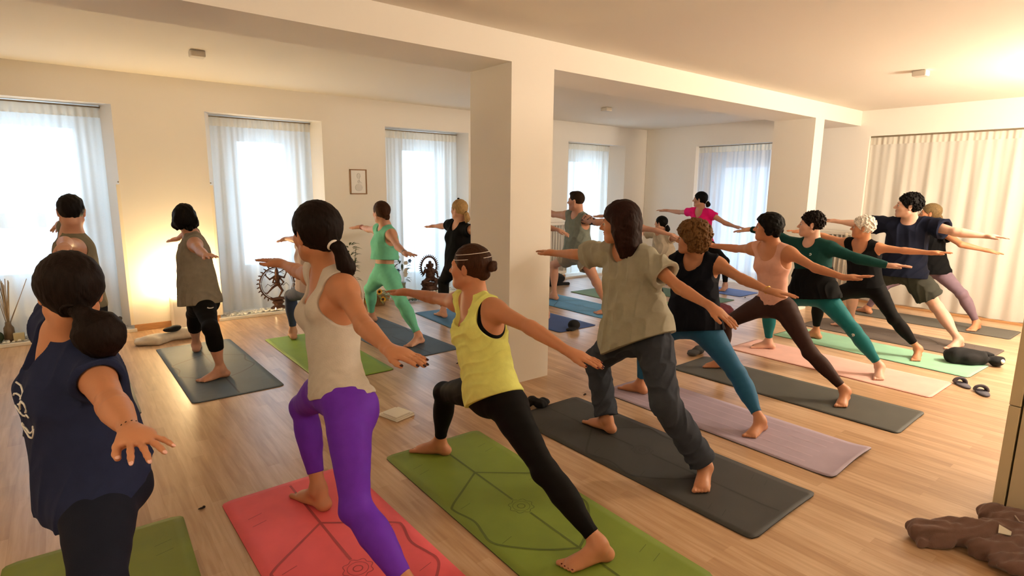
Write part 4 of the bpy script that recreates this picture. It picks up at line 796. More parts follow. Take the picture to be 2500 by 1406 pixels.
# dancing bronze statue in a ring of flames
def dancer():
    c = V(2.125, YA+.10, .05); root = empty('bronze_statue', tuple(c), 'bronze dancing figure inside round flame ring on the sill pebbles', 'statue'); R = .215; cz = .33
    m = MB(); ring = [c+V(R*math.sin(q), 0, cz+R*math.cos(q)) for q in np.linspace(.12*PI+PI, 2.88*PI, 60)]; m.tube(ring, .009, 8)
    ring2 = [c+V((R-.02)*math.sin(q), 0, cz+(R-.02)*math.cos(q)) for q in np.linspace(.12*PI+PI, 2.88*PI, 60)]; m.tube(ring2, .004, 6)
    for q in np.linspace(1.17*PI, 2.83*PI, 25):
        d = V(math.sin(q), 0, math.cos(q)); t = V(math.cos(q), 0, -math.sin(q)); b = c+V(0,0,cz)+d*(R+.004); L = .042 if abs(q-2*PI) > .06 else .06
        m.tube([b, b+d*L*.4+t*.006, b+d*L*.75-t*.003, b+d*L+t*.004], [.006,.0105,.007,.0012], 6)
    m.build('flame_ring', BRZ, root, c)
    P = lambda x,z,y=0: c+V(x, y, z)
    pr = [ell(P(0,.47), V(.026,.026,.032), k=.01), limb(P(0,.50), P(0,.545), [(0,.022),(1,.006)], .01), limb(P(0,.445), P(.005,.33), [(0,.022),(.25,.036),(1,.024)], .015), ell(P(.003,.325), V(.034,.026,.026), k=.015),
          limb(P(.015,.315), P(.055,.235,-.02), [(0,.020),(1,.014)], .012), limb(P(.055,.235,-.02), P(.015,.155), [(0,.014),(1,.009)], .008), limb(P(.015,.155), P(.05,.145,-.02), [(0,.009),(1,.007)], .006),
          limb(P(-.01,.315), P(-.065,.285,-.02), [(0,.018),(1,.014)], .012), limb(P(-.065,.285,-.02), P(-.135,.215,-.02), [(0,.013),(1,.007)], .008), limb(P(-.135,.215,-.02), P(-.165,.225,-.03), [(0,.008),(1,.005)], .006),
          limb(P(.03,.425), P(.09,.40), [(0,.013),(1,.010)], .01), limb(P(.09,.40), P(.12,.46), [(0,.010),(1,.007)], .006), limb(P(-.03,.425), P(-.09,.39), [(0,.013),(1,.010)], .01), limb(P(-.09,.39), P(-.135,.44), [(0,.010),(1,.007)], .006),
          limb(P(.03,.41), P(.075,.345,-.02), [(0,.012),(1,.009)], .01), limb(P(.075,.345,-.02), P(.03,.30,-.035), [(0,.009),(1,.006)], .006), limb(P(-.03,.41), P(-.06,.35,-.02), [(0,.012),(1,.009)], .01), limb(P(-.06,.35,-.02), P(.02,.335,-.045), [(0,.009),(1,.006)], .006),
          sph(P(.125,.475), .014, .006), sph(P(-.14,.455), .013, .006)]
    soft('figure', Field(pr), .004, BRZ, root, c)
    m = MB()
    for sx in (-1, 1):
        for k in range(4): a = .05+k*.022; m.tube([P(sx*.02,.47,.005), P(sx*(.05+k*.02),.475+k*.012,.008), P(sx*(.10+k*.012),.45+k*.022,.008)], [.005,.004,.002], 5)
    m.ball(P(0,.475,.006), (.024,.012,.02)); m.build('hair_locks', BRZ, root, c)
    MB().tube([P(sx,z,.01) for sx, z in ((-.15,.29),(-.115,.33),(-.08,.30),(-.03,.33),(.03,.33),(.08,.30),(.115,.33),(.15,.29))], [.002,.004,.005,.006,.006,.005,.004,.002], 6).build('sash', BRZ, root, c)
    soft('crouching_figure', Field([limb(P(-.06,.125), P(.06,.13), [(0,.022),(.5,.026),(1,.020)], .02), sph(P(-.085,.135), .020, .01), limb(P(.05,.13), P(.095,.115), [(0,.016),(1,.008)], .01)]), .004, BRZ, root, c)
    m = MB(); m.lathe(c, [(0,0),(.085,0),(.09,.012),(.07,.03),(.045,.045),(.050,.062),(.068,.078),(.06,.095),(.05,.108),(0,.11)], 28, 1.15, .62); m.build('lotus_base', BRZ, root, c)
dancer()
def seated():
    c = V(4.40, YA+.11, .06); root = empty('bronze_statue', tuple(c), 'seated bronze figure in front of oval spiked halo, before third window', 'statue')
    m = MB(); cz, a, b = .36, .135, .155
    ring = [c+V(a*math.sin(q), .02, cz+b*math.cos(q)) for q in np.linspace(1.22*PI, 2.78*PI, 50)]; m.tube(ring, .014, 8); m.build('halo', BRZ, root, c)
    m = MB()
    for q in np.linspace(1.24*PI, 2.76*PI, 27):
        d = V(math.sin(q), 0, math.cos(q)); p = c+V(a*math.sin(q), .02, cz+b*math.cos(q)); m.tube([p, p+d*.026, p+d*.046], [.011,.008,.001], 6)
    m.build('spikes', BRZ, root, c)
    P = lambda x,z,y=0: c+V(x, y, z)
    pr = [ell(P(0,.385,-.02), V(.040,.040,.042), k=.015), ell(P(.0,.43,-.015), V(.026,.026,.03), k=.012), ell(P(0,.24,-.02), V(.075,.06,.085), k=.03), ell(P(0,.31,-.02), V(.066,.045,.045), k=.03), limb(P(0,.37,-.055), P(.012,.27,-.085), [(0,.014),(1,.009)], .01),
          limb(P(-.06,.32), P(-.115,.27,-.02), [(0,.022),(1,.017)], .015), limb(P(-.115,.27,-.02), P(-.10,.34,-.04), [(0,.016),(1,.011)], .01), limb(P(.06,.32), P(.12,.26,-.02), [(0,.022),(1,.017)], .015), limb(P(.12,.26,-.02), P(.11,.20,-.06), [(0,.016),(1,.012)], .01), limb(P(.11,.20,-.06), P(.17,.195,-.06), [(0,.009),(1,.007)], .006),
          limb(P(-.04,.17,-.02), P(-.13,.135,-.04), [(0,.04),(1,.030)], .03), limb(P(-.13,.135,-.04), P(-.02,.12,-.09), [(0,.028),(1,.018)], .02), limb(P(.04,.17,-.02), P(.13,.135,-.04), [(0,.04),(1,.030)], .03), limb(P(.13,.135,-.04), P(.03,.10,-.09), [(0,.028),(1,.018)], .02),
          ell(P(-.045,.385,-.01), V(.026,.008,.032), k=.01), ell(P(.045,.385,-.01), V(.026,.008,.032), k=.01), sph(P(-.10,.36,-.04), .015, .006)]
    soft('figure', Field(pr, [ripple(.0025,140,V(0,0,1),1)]), .0045, BRZ, root, c)
    m = MB(); m.lathe(c, [(0,0),(.12,0),(.125,.02),(.105,.05),(.12,.085),(.135,.10),(.12,.115),(0,.118)], 28, 1.15, .7); m.build('base', BRZ, root, c)
seated()
WAX = mat('candle_wax', '#E9DCC4', .5, sss=.2); FLAME = mat('flame', (1,.72,.35,1), .5, emit=40)
CG = mat('frosted_glass', '#D9D2C6', .3)
def tealight(x, y, z, label):
    root = empty('tealight', (x, y, z), label, 'candle', 'tealights on the altar sill'); c = (x, y, z)
    MB().lathe(c, [(0,0),(.019,0),(.020,.014),(.017,.015),(.016,.011),(0,.011)], 16).build('cup', mat('tin', '#C9C4BA', .3, metal=.8), root, c)
    MB().lathe((x,y,z+.010), [(0,0),(.0045,.004),(.005,.010),(.002,.020),(0,.026)], 10).build('flame', FLAME, root, c)
tealight(2.06, YA+.0, .05, 'small lit candle in front of the round dancing statue, left one'); tealight(2.30, YA+.02, .05, 'small lit candle to the right of the round dancing statue')
root = empty('candle', (-.255, YA+.085, .045), 'thick lit candle in pale holder on the leftmost window sill', 'candle'); c = (-.255, YA+.085, .045)
MB().lathe(c, [(0,0),(.105,0),(.11,.01),(.112,.20),(.105,.205),(.100,.19),(.098,.17),(0,.168)], 32).build('holder', CG, root, c); MB().lathe((c[0],c[1],c[2]+.165), [(0,0),(.095,0),(.09,.01),(0,.012)], 24).build('wax', WAX, root, c)
MB().lathe((c[0],c[1],c[2]+.175), [(0,0),(.010,.008),(.012,.022),(.006,.042),(0,.055)], 12).build('flame', FLAME, root, c)
# reed diffuser with labelled box
root = empty('reed_diffuser', (-.53, YA+.10, .045), 'bundle of thin reeds standing in glass bottle at far left sill', 'reed diffuser'); c = V(-.53, YA+.10, .045)
MB().lathe(c, [(0,0),(.045,0),(.048,.02),(.042,.13),(.026,.16),(.024,.19),(.018,.19),(0,.188)], 20).build('bottle', mat('brown_glass', '#6E5A44', .25), root, c)
m = MB(); rs = np.random.RandomState(4)
for k in range(16): a = rs.uniform(-.16, .07 if k else .30); b_ = rs.uniform(-.05,.05); m.tube([c+V(rs.uniform(-.01,.01), 0, .15), c+V(a*.6+.02, b_, .62+rs.uniform(-.05,.02))], .0035, 6)
m.tube([c+V(.005,0,.16), c+V(.17,.02,.56)], .0025, 6); m.build('reeds', mat('reed', '#A3907A', .8), root, c)
o = MB().box(-.50,-.41,YA+.015,YA+.06,.045,.125,bev=.005).build('label_block', mat('label_cream', '#C9C09A', .7), None, (-.455, YA+.035, .045)); tagp(o, 'small cream block with leaf mark leaning at the diffuser bottle', 'block')
o = MB().ball((-.64, YA+.06, .085), (.07,.04,.05)).ball((-.60,YA+.05,.10), (.03,.03,.05)).build('dark_leaves', mat('leaf_dark', '#2A3A22', .7), None, (-.64, YA+.06, .045)); tagp(o, 'dark green clump at the very left foot of the diffuser', 'plant')
soft_f = Field([ell((.40,YA+.07,.09), V(.035,.03,.05), k=.02), sph((.405,YA+.06,.155), .024, .02), ell((.40,YA+.07,.06), V(.05,.04,.018), k=.02)]); o = soft('figurine', soft_f, .005, mat('dark_stone', '#2E2A28', .5), None, (.40,YA+.07,.042)); o.location = (.40,YA+.07,.042); tagp(o, 'tiny dark figurine at right end of leftmost window sill', 'figurine')
# flowers
LEAF = mat('lily_leaf', '#3B4A22', .6, noise=.2); LEAF2 = mat('pale_leaf', '#7C8A5A', .6); YEL = mat('sunflower_petal', '#D9A52A', .7); DKC = mat('sunflower_core', '#3A2412', .9); WHT = mat('white_petal', '#E6E6DA', .6); BLU = mat('blue_blossom', '#5B83B0', .7)
def leaf(m, b, d, L, w_, droop=.3, up=UP):
    d = nrm(d); s_ = nrm(np.cross(d, up)+1e-3); pts = []
    for k in range(6):
        t = k/5; pts.append((b+d*L*t-V(0,0,1)*droop*L*t*t, w_*math.sin(PI*min(1, t*.9+.08))))
    prev = None
    for p, ww in pts:
        a = [m.bm.verts.new(p-s_*ww), m.bm.verts.new(p+V(0,0,ww*.3)), m.bm.verts.new(p+s_*ww)]
        if prev:
            for i in (0,1): f = m.bm.faces.new((prev[i], prev[i+1], a[i+1], a[i])); f.smooth = True
        prev = a
def vase_plant(x, y, label, name, build):
    root = empty(name, (x, y, 0), label, 'flowers'); build(root, V(x, y, 0)); return root
GLV = mat('vase_glass', '#8FA08C', .2)
def lily(root, c):
    MB().lathe(c, [(0,0),(.05,0),(.06,.05),(.05,.20),(.04,.24),(0,.235)], 20).build('vase', GLV, root, c); rs = np.random.RandomState(3)
    m = MB()
    for k in range(7): a = rs.uniform(0,6.28); top = c+V(math.cos(a)*.10, math.sin(a)*.06, rs.uniform(.55,.85)); m.tube([c+V(0,0,.2), c+V(math.cos(a)*.04, math.sin(a)*.03, .45), top], .004, 6)
    m.build('stems', LEAF, root, c); m = MB()
    for k in range(85): a = rs.uniform(0, 6.28); z = rs.uniform(.35,.88); b = c+V(math.cos(a)*z*.07, math.sin(a)*z*.05, z); leaf(m, b, V(math.cos(a), math.sin(a)*.6, rs.uniform(.1,.9)), rs.uniform(.09,.17), .017, .5)
    m.build('leaves', LEAF, root, c)
vase_plant(2.98, 7.26, 'tall dark-leaved lily stems in vase, behind the woman in mint outfit', 'vase_of_lilies', lily)
def sunfl(root, c):
    m = MB(); m.lathe(c, [(0,0),(.09,0),(.11,.06),(.10,.14),(0,.135)], 24, 1.2, .8); m.build('basket', mat('basket_wicker', '#8A6A44', .8, noise=.3, nscale=120), root, c); rs = np.random.RandomState(9)
    m = MB()
    for k in range(60): a = rs.uniform(0, 6.28); b = c+V(math.cos(a)*.10, math.sin(a)*.07, rs.uniform(.08,.20)); leaf(m, b, V(math.cos(a), math.sin(a)-.3, rs.uniform(-.2,.8)), rs.uniform(.06,.12), .015, .5)
    m.build('foliage', LEAF2, root, c)
    for fx, fz in ((-.02,.21), (.03,.10), (-.13,.22), (-.20,.10)):
        p = c+V(fx, -.12, fz); m = MB()
        for k in range(14): q = k*2*PI/14; d = V(math.cos(q), -.25, math.sin(q)); leaf(m, p, d, .048, .010, .05, V(0,1,0))
        f = m.build('sunflower', YEL, root, c); MB().ball(p+V(0,-.006,0), (.020,.010,.020)).build('core', DKC, f, c)
vase_plant(3.36, 7.27, 'low basket of sunflowers at the wall foot, seen between mint leggings', 'sunflower_basket', sunfl)
def bouquet(root, c):
    MB().lathe(c, [(0,0),(.055,0),(.06,.04),(.045,.22),(.055,.27),(0,.26)], 20).build('vase', GLV, root, c); rs = np.random.RandomState(5)
    m = MB()
    for k in range(26): a = rs.uniform(0,6.28); z = rs.uniform(.28,.62); b = c+V(math.cos(a)*.06, math.sin(a)*.05, z); leaf(m, b, V(math.cos(a), math.sin(a)*.6, rs.uniform(-.2,.8)), rs.uniform(.08,.14), .016, .5)
    m.build('leaves', LEAF, root, c)
    for k in range(12):
        a = rs.uniform(0,6.28); p = c+V(math.cos(a)*rs.uniform(.02,.11), math.sin(a)*.05-.04, rs.uniform(.35,.66)); m = MB()
        for j in range(6): q = j*PI/3; leaf(m, p, V(math.cos(q), -.5, math.sin(q)), .038, .012, .1, V(0,1,0))
        m.build('blossom', WHT if k%4 else BLU, root, c)
vase_plant(3.80, 7.36, 'bouquet of white and blue blossoms in vase right of mint woman\'s hips', 'vase_of_flowers', bouquet)
m = MB(); rs = np.random.RandomState(12)
for k in range(70): a = rs.uniform(0,6.28); b = V(3.83+rs.uniform(-.17,.17), 7.20+rs.uniform(-.05,.05), .02+rs.uniform(0,.03)); leaf(m, b, V(math.cos(a), math.sin(a), .4), .05, .012, .6)
o = m.build('leaf_garland', mat('garland_leaf', '#3E5640', .7, noise=.2), None, (3.83,7.2,0)); tagp(o, 'dark green leaf garland lying on floor before the third window', 'garland')
# soft things on the floor
def lump(name, prims, m, label, cat, h=.006, post=(), group=None):
    lo = np.mean([q['c'] if 'c' in q else (q['a']+q['b'])/2 for q in prims], 0); lo = (lo[0], lo[1], 0)
    o = soft(name, Field(prims, list(post)+[keep_above(V(0,0,.0015), UP, .003)]), h, m, None, lo); o.location = lo; tagp(o, label, cat, group); return o
lump('folded_blanket', [ell((.62,6.80,.035), V(.16,.10,.045), k=.04), limb((.62,6.80,.04), (.98,6.83,.06), [(0,.07),(.5,.06),(1,.075)], .05, '', (UP,.75)), ell((.95,6.82,.075), V(.10,.085,.05), k=.04), limb((.50,6.86,.03),(.66,6.70,.03),[(0,.035),(1,.04)],.03)], CREAM, 'cream blanket folded on floor before the pedestal lamp', 'blanket', .008, [ripple(.006,30,V(.4,1,.5),1.)])
lump('dark_pouch', [ell((.80,6.80,.125), V(.075,.045,.028), np.array([nrm(V(1,.2,.35)), nrm(V(-.2,1,0)), V(0,0,1)]), k=.03), ell((.85,6.81,.14), V(.045,.04,.022), k=.03)], BLKC, 'black pouch lying on top of the cream blanket', 'pouch', .005)
m = MB(); q = Matrix.Translation((1.77,3.57,0)) @ Matrix.Rotation(.25, 4, 'Z'); m.box(-.085,.085,-.105,.105,.002,.014,q,.004).box(-.083,.084,-.10,.07,.014,.026,q,.005).box(-.080,.05,-.095,.05,.026,.036,q,.004)
o = m.build('folded_towel', mat('white_towel', '#EDE8DD', .95, bump=.5, bscale=300), None, (1.77,3.57,0)); tagp(o, 'small folded white cloth on floor between purple and yellow women', 'towel')
lump('black_socks', [ell((2.63,3.13,.03), V(.06,.045,.032), k=.02), ell((2.72,3.06,.032), V(.06,.05,.036), k=.02), ell((2.68,3.11,.055), V(.04,.035,.028), k=.02), ell((2.77,3.07,.028), V(.035,.035,.03), k=.02)], BLKC, 'crumpled black socks at front corner of the charcoal mat', 'socks', .005, [ripple(.004,90,V(1,.4,.5),1.)])
lump('baseball_cap', [ell((4.64,4.66,.05), V(.075,.07,.06), k=.02), ell((4.56,4.62,.018), V(.075,.05,.014), k=.02)], BLKC, 'dark cap on near corner of the navy blue mat by the pillar', 'cap', .005)
lump('dark_red_sweater', [ell((6.78,4.10,.07), V(.15,.12,.09), k=.05), ell((6.88,4.06,.05), V(.12,.10,.07), k=.05), ell((6.70,4.12,.05), V(.10,.10,.06), k=.05)], mat('wine_wool', '#4A1420', .95, bump=.4, bscale=200), 'crumpled dark red sweater on floor behind the curly-haired woman', 'sweater', .007, [ripple(.009,45,V(.7,.6,.5),1.)])
lump('backpack', [ell((6.45,7.10,.10), V(.22,.12,.12), k=.06), ell((6.62,7.08,.11), V(.14,.10,.09), k=.05), limb((6.4,7.0,.03),(6.75,6.95,.025),[(0,.03),(1,.028)],.02)], BLKC, 'black bag against the wall behind the grey tank top man\'s front foot', 'bag', .01, [ripple(.008,30,V(.5,.5,.7),1.)])
GRYC = mat('grey_cloth', '#4A4C50', .85, bump=.3)
lump('grey_slippers', [ell((4.84,3.17,.03), V(.07,.05,.03), k=.02), ell((4.93,3.16,.05), V(.07,.05,.045), k=.02), ell((5.0,3.20,.03), V(.05,.05,.03), k=.02)], GRYC, 'grey slippers on floor past the front end of the dark grey mat', 'slippers', .006, [ripple(.004,80,V(1,.4,.5),1.)])
lump('black_bag', [limb((6.72,1.50,.07), (6.86,1.33,.06), [(0,.085),(1,.07)], .03), ell((6.80,1.42,.06), V(.12,.10,.075), k=.04), limb((6.88,1.36,.11),(7.02,1.27,.08),[(0,.026),(1,.022)],.015), ell((6.93,1.22,.05), V(.08,.07,.05), k=.02)], BLKC, 'crumpled black bag on the end of the mint green mat', 'bag', .007, [ripple(.007,45,V(.5,1,.5),1.)])
lump('white_tag', [ell((6.90,1.17,.06), V(.035,.02,.022), k=.01)], mat('tag_white', '#E4E2DC', .6), 'white patch peeping from the crumpled black bag', 'tag', .005)
SLP = mat('slipper_grey', '#55505A', .8, bump=.2)
for i, (x, y, a, lb) in enumerate(((5.965,1.245,-.9,'grey slipper on the right floor, the farther of the pair'), (5.86,1.085,-1.1,'grey slipper on the right floor, the nearer of the pair'))):
    root = empty('slipper', (x, y, 0), lb, 'slipper', 'pair of grey slippers', a); m = MB(); m.lathe((0,0,.002), [(0,0),(.048,0),(.050,.008),(.046,.014),(0,.014)], 24, .9, 2.0); m.build('sole', SLP, root)
    m = MB(); m.tube([(-.045*math.cos(q), .035+.0*q, .012+.045*math.sin(q)) for q in np.linspace(0, PI, 12)], .012, 8); m.tube([(-.04*math.cos(q), .060, .012+.036*math.sin(q)) for q in np.linspace(0, PI, 12)], .012, 8); m.build('strap', SLP, root)
for nm, x, y, lb in (('leaf_scrap',.417,3.065,'small dark scrap on floor left of the coral mat'), ('leaf_scrap',1.318,3.058,'small dark scrap on floor beside purple woman\'s knee'), ('leaf_scrap',3.167,3.036,'tiny brown scrap on floor near front of lilac mat'), ('hair_clip',2.797,4.339,'small dark clip on floor beside yellow woman\'s waist'), ('hair_clip', 8.20,4.52,'small dark object behind the brown-leggings woman\'s waist')):
    o = MB().ball((x,y,.006), (.016,.006,.005), 10, 6).ball((x+.012,y+.004,.007), (.008,.009,.006), 8, 6).build(nm, mat('scrap_dark', '#2A201A', .8), None, (x,y,0)); tagp(o, lb, 'scrap')
# brown hoodie, lower right
HOOD = mat('brown_fleece', '#75594F', .95, noise=.08, nscale=20, bump=.35, bscale=220, sheen=.2)
hr = empty('hoodie', (3.15,.45,0), 'crumpled brown hoodie with white tag on floor by the cabinet', 'hoodie')
E3 = lambda x,y,z,a,b,c_,an=0: ell((x,y,z), V(a,b,c_), np.array([V(math.cos(an),math.sin(an),0), V(-math.sin(an),math.cos(an),0), UP]), .035)
F = Field([limb((3.06,.72,.05),(3.26,.50,.07),[(0,.045),(.5,.06),(1,.07)],.04), limb((3.03,.70,.02),(3.10,.62,.03),[(0,.03),(1,.035)],.02), E3(3.30,.40,.06,.19,.12,.075,-.8), E3(3.20,.30,.05,.20,.10,.06,-.9), limb((3.14,.50,.04),(3.22,.18,.04),[(0,.05),(1,.055)],.03), E3(3.40,.44,.09,.10,.10,.07,-.3), limb((3.38,.52,.11),(3.48,.30,.10),[(0,.05),(1,.05)],.04), E3(3.28,.10,.05,.16,.14,.06,-.4)],
  [ripple(.010,58,nrm(V(.8,.6,.3)),1.), ripple(.005,120,nrm(V(.5,.9,.3)),.4), keep_above(V(0,0,.002), UP, .003)])
soft('fleece', F, .006, HOOD, hr, (3.15,.45,0))
tp = project(F, [(3.19,.46,.15),(3.23,.46,.15),(3.23,.41,.15),(3.19,.41,.15)], 14, .006); m = MB(); vs = [m.bm.verts.new(p) for p in tp]+[m.bm.verts.new(p-V(0,0,.003)) for p in tp]; m.bm.faces.new(vs[:4]); m.bm.faces.new(vs[4:][::-1])
for i in range(4): m.bm.faces.new((vs[i], vs[i+4], vs[(i+1)%4+4], vs[(i+1)%4]))
m.build('care_tag', mat('tag_cream', '#E9E2D2', .8), hr, (3.15,.45,0))
m = MB(); m.tube(list(project(F, [(3.34,.42+.04*math.sin(k),.2) for k in (0,)]+[(3.30+.03*k,.40-.02*k,.2) for k in range(6)], 14, .003)), .003, 6); m.build('drawstring', mat('cord_pale', '#B8A79C', .8), hr, (3.15,.45,0))

# ---------------------------------------------------------------- people
def skin(n, c): return mat('skin_'+n, c, .5, noise=.05, nscale=14, bump=.05, bscale=160, sss=.12, spec=.4)
SKIN = skin('mid', '#BE8E74'); SK_T = skin('tan', '#C08460'); SK_P = skin('pale', '#CFA28C'); SK_R = skin('rosy', '#C8957C')
EYE = mat('eye_white', '#D9D2CA', .3); IRIS = mat('iris_dark', '#241812', .3); LIPS = mat('lip', '#A85E50', .5)
def fab(n, c, rough=.85, b=.25, s=260, noise=.05, sheen=.0): return mat(n, c, rough, noise=noise, nscale=25, bump=b, bscale=s, sheen=sheen, spec=.14)
def hairm(n, c, rough=.6): return mat('hair_'+n, c, rough, noise=.35, nscale=40, bump=.5, bscale=60, stretch=(4,4,.5), spec=.12)
HBLK = hairm('black', '#080605'); HDBR = hairm('dark_brown', '#160C08'); HBRN = hairm('brown', '#3A2214'); HRED = hairm('auburn', '#26120D'); HCUR = hairm('curly_blonde', '#6A4A2A'); HWHT = hairm('white', '#D8D0C4', .6); HBLO = hairm('blond', '#A8875A'); HDBL = hairm('dark_blond', '#6E5A3C'); HDKM = hairm('male_dark', '#0C0807')
WT = mat('white_band', '#E8E2DA', .6); RED = mat('nail_dark_red', '#5A0E14', .2); PLUM = mat('nail_plum', '#2A0E1C', .2); PNK = mat('nail_pale', '#E6B4A8', .25)
BLK = fab('black_knit', '#09090B', noise=0, sheen=0); PRT = mat('print_white', '#E4E2DE', .6); GOLD = mat('gold', '#C79A4A', .3, metal=.9)
def band(ctx, tag, t, m, name='bracelet', r=.004, rad=.026):
    J = ctx['J']; a = J['E'+tag]+(J['W'+tag]-J['E'+tag])*t; d = nrm(J['W'+tag]-J['E'+tag]); b = nrm(np.cross(d, UP)); c2 = np.cross(d, b); mb = MB()
    mb.tube([a+(b*math.cos(q)+c2*math.sin(q))*rad*ctx['s'] for q in np.linspace(0, 2*PI, 20, endpoint=False)], r, 8, True); mb.build(name, m, ctx['root'], ctx['org'])
N_ = .0042; M_ = .005; F_ = .0062
G1 = 'people holding a lunge pose in the front row'; G2 = 'people holding a lunge pose in the back row'
NAVY = fab('navy_cotton', '#242B48'); NAVL = fab('navy_leggings', '#181C2A', .8)
c = person('person in navy T-shirt, nearest the camera at the left edge', 'navy', dict(h=N_, w=1.18, legw=1.05, armw=1.05, skin=SK_T, hair='lowpony', hairm=HDBR, plen=.15, pr=.062, psw=.10, hairv=.014, nails=PNK, spreadB=.42, thumb=.8, curl=.16, group=G1, yaw=-.05, head=1.06, bust=1.15,
  bottom=[dict(kind='leggings', m=NAVL, cuff=1.85)], top=[dict(kind='cap', m=NAVY, name='t_shirt', loose=.035, hem=.0, tiltf=.35, sleeve=.36, sr=.066, neck=.05, rip=.011, rf=17, flare=1.05)]))
J = c['J']; s = c['s']; ctr = c['N']-c['u']*.17+c['fs']*.18; lx = c['ls']; ux = c['u']
def arc(cx, cy, r, a0, a1, n=10): return [ctr+lx*(cx+r*math.cos(t))+ux*(cy+r*math.sin(t)) for t in np.linspace(a0, a1, n)]
marks(c, c['top'], 'chest_print', [arc(-.06,.03,.022,0,4.5), arc(-.02,.035,.018,1,6), arc(.02,.03,.020,.5,5), [ctr+lx*(-.08+.012*k)+ux*(-.01+.010*math.sin(k*1.3)) for k in range(12)], arc(-.03,-.035,.05,3.3,6.0), arc(-.03,-.02,.05,3.5,5.8), [ctr+lx*(-.05+.01*k)+ux*(.065+.004*k) for k in range(7)]], .0032, PRT)
for k in range(4): a = J['WB']+(J['EB']-J['WB'])*(.03+.02*(k%2))+c['J']['wdB']*(.016-.011*k)+c['J']['pnB']*.018; 
marks(c, c['body'], 'wrist_tattoo', [[J['WB']-c['J']['hdB']*.012+c['J']['wdB']*(.018-.012*k)+c['J']['pnB']*.02, J['WB']-c['J']['hdB']*.015+c['J']['wdB']*(.015-.012*k)+c['J']['pnB']*.02] for k in range(4)], .0016, mat('ink', '#3A241C', .8))
PURP = fab('violet_leggings', '#6C31BE', .6, .1, 300); GTANK = fab('oatmeal_rib', '#CFC6BB', .95, .4, 200, .04)
c = person('person in oatmeal tank top and violet leggings, on the coral pink mat', 'purple', dict(h=N_, w=.98, skin=SK_T, hair='lowpony', hairm=HDBR, hairv=.016, plen=.17, pr=.030, psw=.05, tiem=WT, nails=PLUM, toenails=PLUM, spreadF=.30, spreadB=.05, thumb=.6, group=G1, yaw=.22, head=1.08,
  bottom=[dict(kind='leggings', m=PURP, cuff=1.80, waist=.07)], top=[dict(kind='tank', m=GTANK, name='tank_top', off=.013, hem=-.015, neck=.125, nw=.078, back=.06, arm=.102, ao=.036, fold=1)]))
YLW = fab('yellow_jersey', '#E4E884', .85, .25, 260); BLKL = fab('black_leggings', '#0B0909', .75, .1, 300, 0, 0)
c = person('person in yellow tank top with hair bun, on the moss green mat', 'yellow', dict(h=N_, w=.98, skin=SK_T, hair='bun', hairm=HBRN, hairv=.008, tiem=HDBR, nails=RED, toenails=RED, spreadF=.42, spreadB=.12, thumb=.55, group=G1, yaw=.5, head=1.03, bust=1.0,
  bottom=[dict(kind='leggings', m=BLKL, cuff=1.86, waist=.05)], top=[dict(kind='tank', m=BLK, name='sports_bra', off=.004, hem=.26, neck=.125, nw=.084, arm=.088, back=.06), dict(kind='tank', m=YLW, name='tank_top', off=.009, loose=.012, hem=-.01, tilt=.1, neck=.13, nw=.078, back=.07, arm=.102, ao=.038, rip=.009, rf=26, rax=V(.2,.7,.7), flare=1.0)]))
for z in (.050, .076):
    mb = MB(); P_ = c['P_']; k = math.sqrt(1-((z-.032)/.094)**2)*1.012; mb.tube([P_(.083*k*math.cos(q), -.020+.103*k*math.sin(q), z-.012*math.sin(q)) for q in np.linspace(0, 2*PI, 44, endpoint=False)], .0018, 6, True); mb.build('headband', WT, c['root'], c['org'])
OLV = fab('grey_tee', '#A09C8C', .95, .35, 260, .05); SLT = fab('slate_trousers', '#3A3E48', .85)
c = person('person in loose grey T-shirt and slate trousers with shoulder-length auburn hair', 'gray', dict(h=M_, w=.98, armw=.95, skin=SK_T, hair='bob', hairm=HRED, blen=.19, hairv=.020, spreadB=.10, group=G1, yaw=.55, head=1.02, pitch=-.08, hairline=.036,
  bottom=[dict(kind='pants', m=SLT, name='trousers', off=.006, cuff=1.93, wide=.064, waist=.17)], top=[dict(kind='tee', m=OLV, name='t_shirt', off=.010, loose=.055, hem=-.03, sleeve=.58, sr=.074, neck=.055, rip=.018, rf=19, flare=1.08, tilt=.24, hips=.012)]))
mb = MB()
NV2 = fab('navy_sleeveless', '#11131C', .9, .2); BLUL = fab('petrol_blue_leggings', '#2A6086', .6, .1, 300)
c = person('person with curly hair in navy sleeveless top and petrol blue leggings, on lilac mat', 'curly', dict(h=M_, w=1.02, legw=1.08, skin=SK_T, hair='curly', hairm=HCUR, spreadB=.06, group=G1, yaw=.5, hairline=.045,
  bottom=[dict(kind='leggings', m=BLUL, cuff=1.84)], top=[dict(kind='tank', m=NV2, name='sleeveless_top', off=.009, loose=.035, hem=-.04, tilt=.1, neck=.10, nw=.075, arm=.084, ao=.075, rip=.013, rf=22)]))
band(c, 'B', .93, GOLD)
BRNL = fab('brown_leggings', '#3A2622', .65, .1, 300); PNKT = fab('blush_tank', '#D9A796', .8, .15)
c = person('person in blush pink tank top and dark brown leggings with black bob', 'brown', dict(h=M_, w=.94, skin=SK_T, hair='bobshort', hairm=HBLK, hairv=.016, nails=PNK, spreadB=.16, group=G1, yaw=.55, curl=.03, bust=.9, hairline=.040,
  bottom=[dict(kind='leggings', m=BRNL, cuff=1.86, waist=.09)], top=[dict(kind='tank', m=PNKT, name='tank_top', off=.005, hem=.02, neck=.10, nw=.088, back=.07, arm=.10)]))
TEAL = fab('teal_leggings', '#17666A', .6, .1, 300); GRN = fab('bottle_green_knit', '#103B38', .8, .2); BKJ = fab('black_loose', '#0B0B0C', .9, .2)
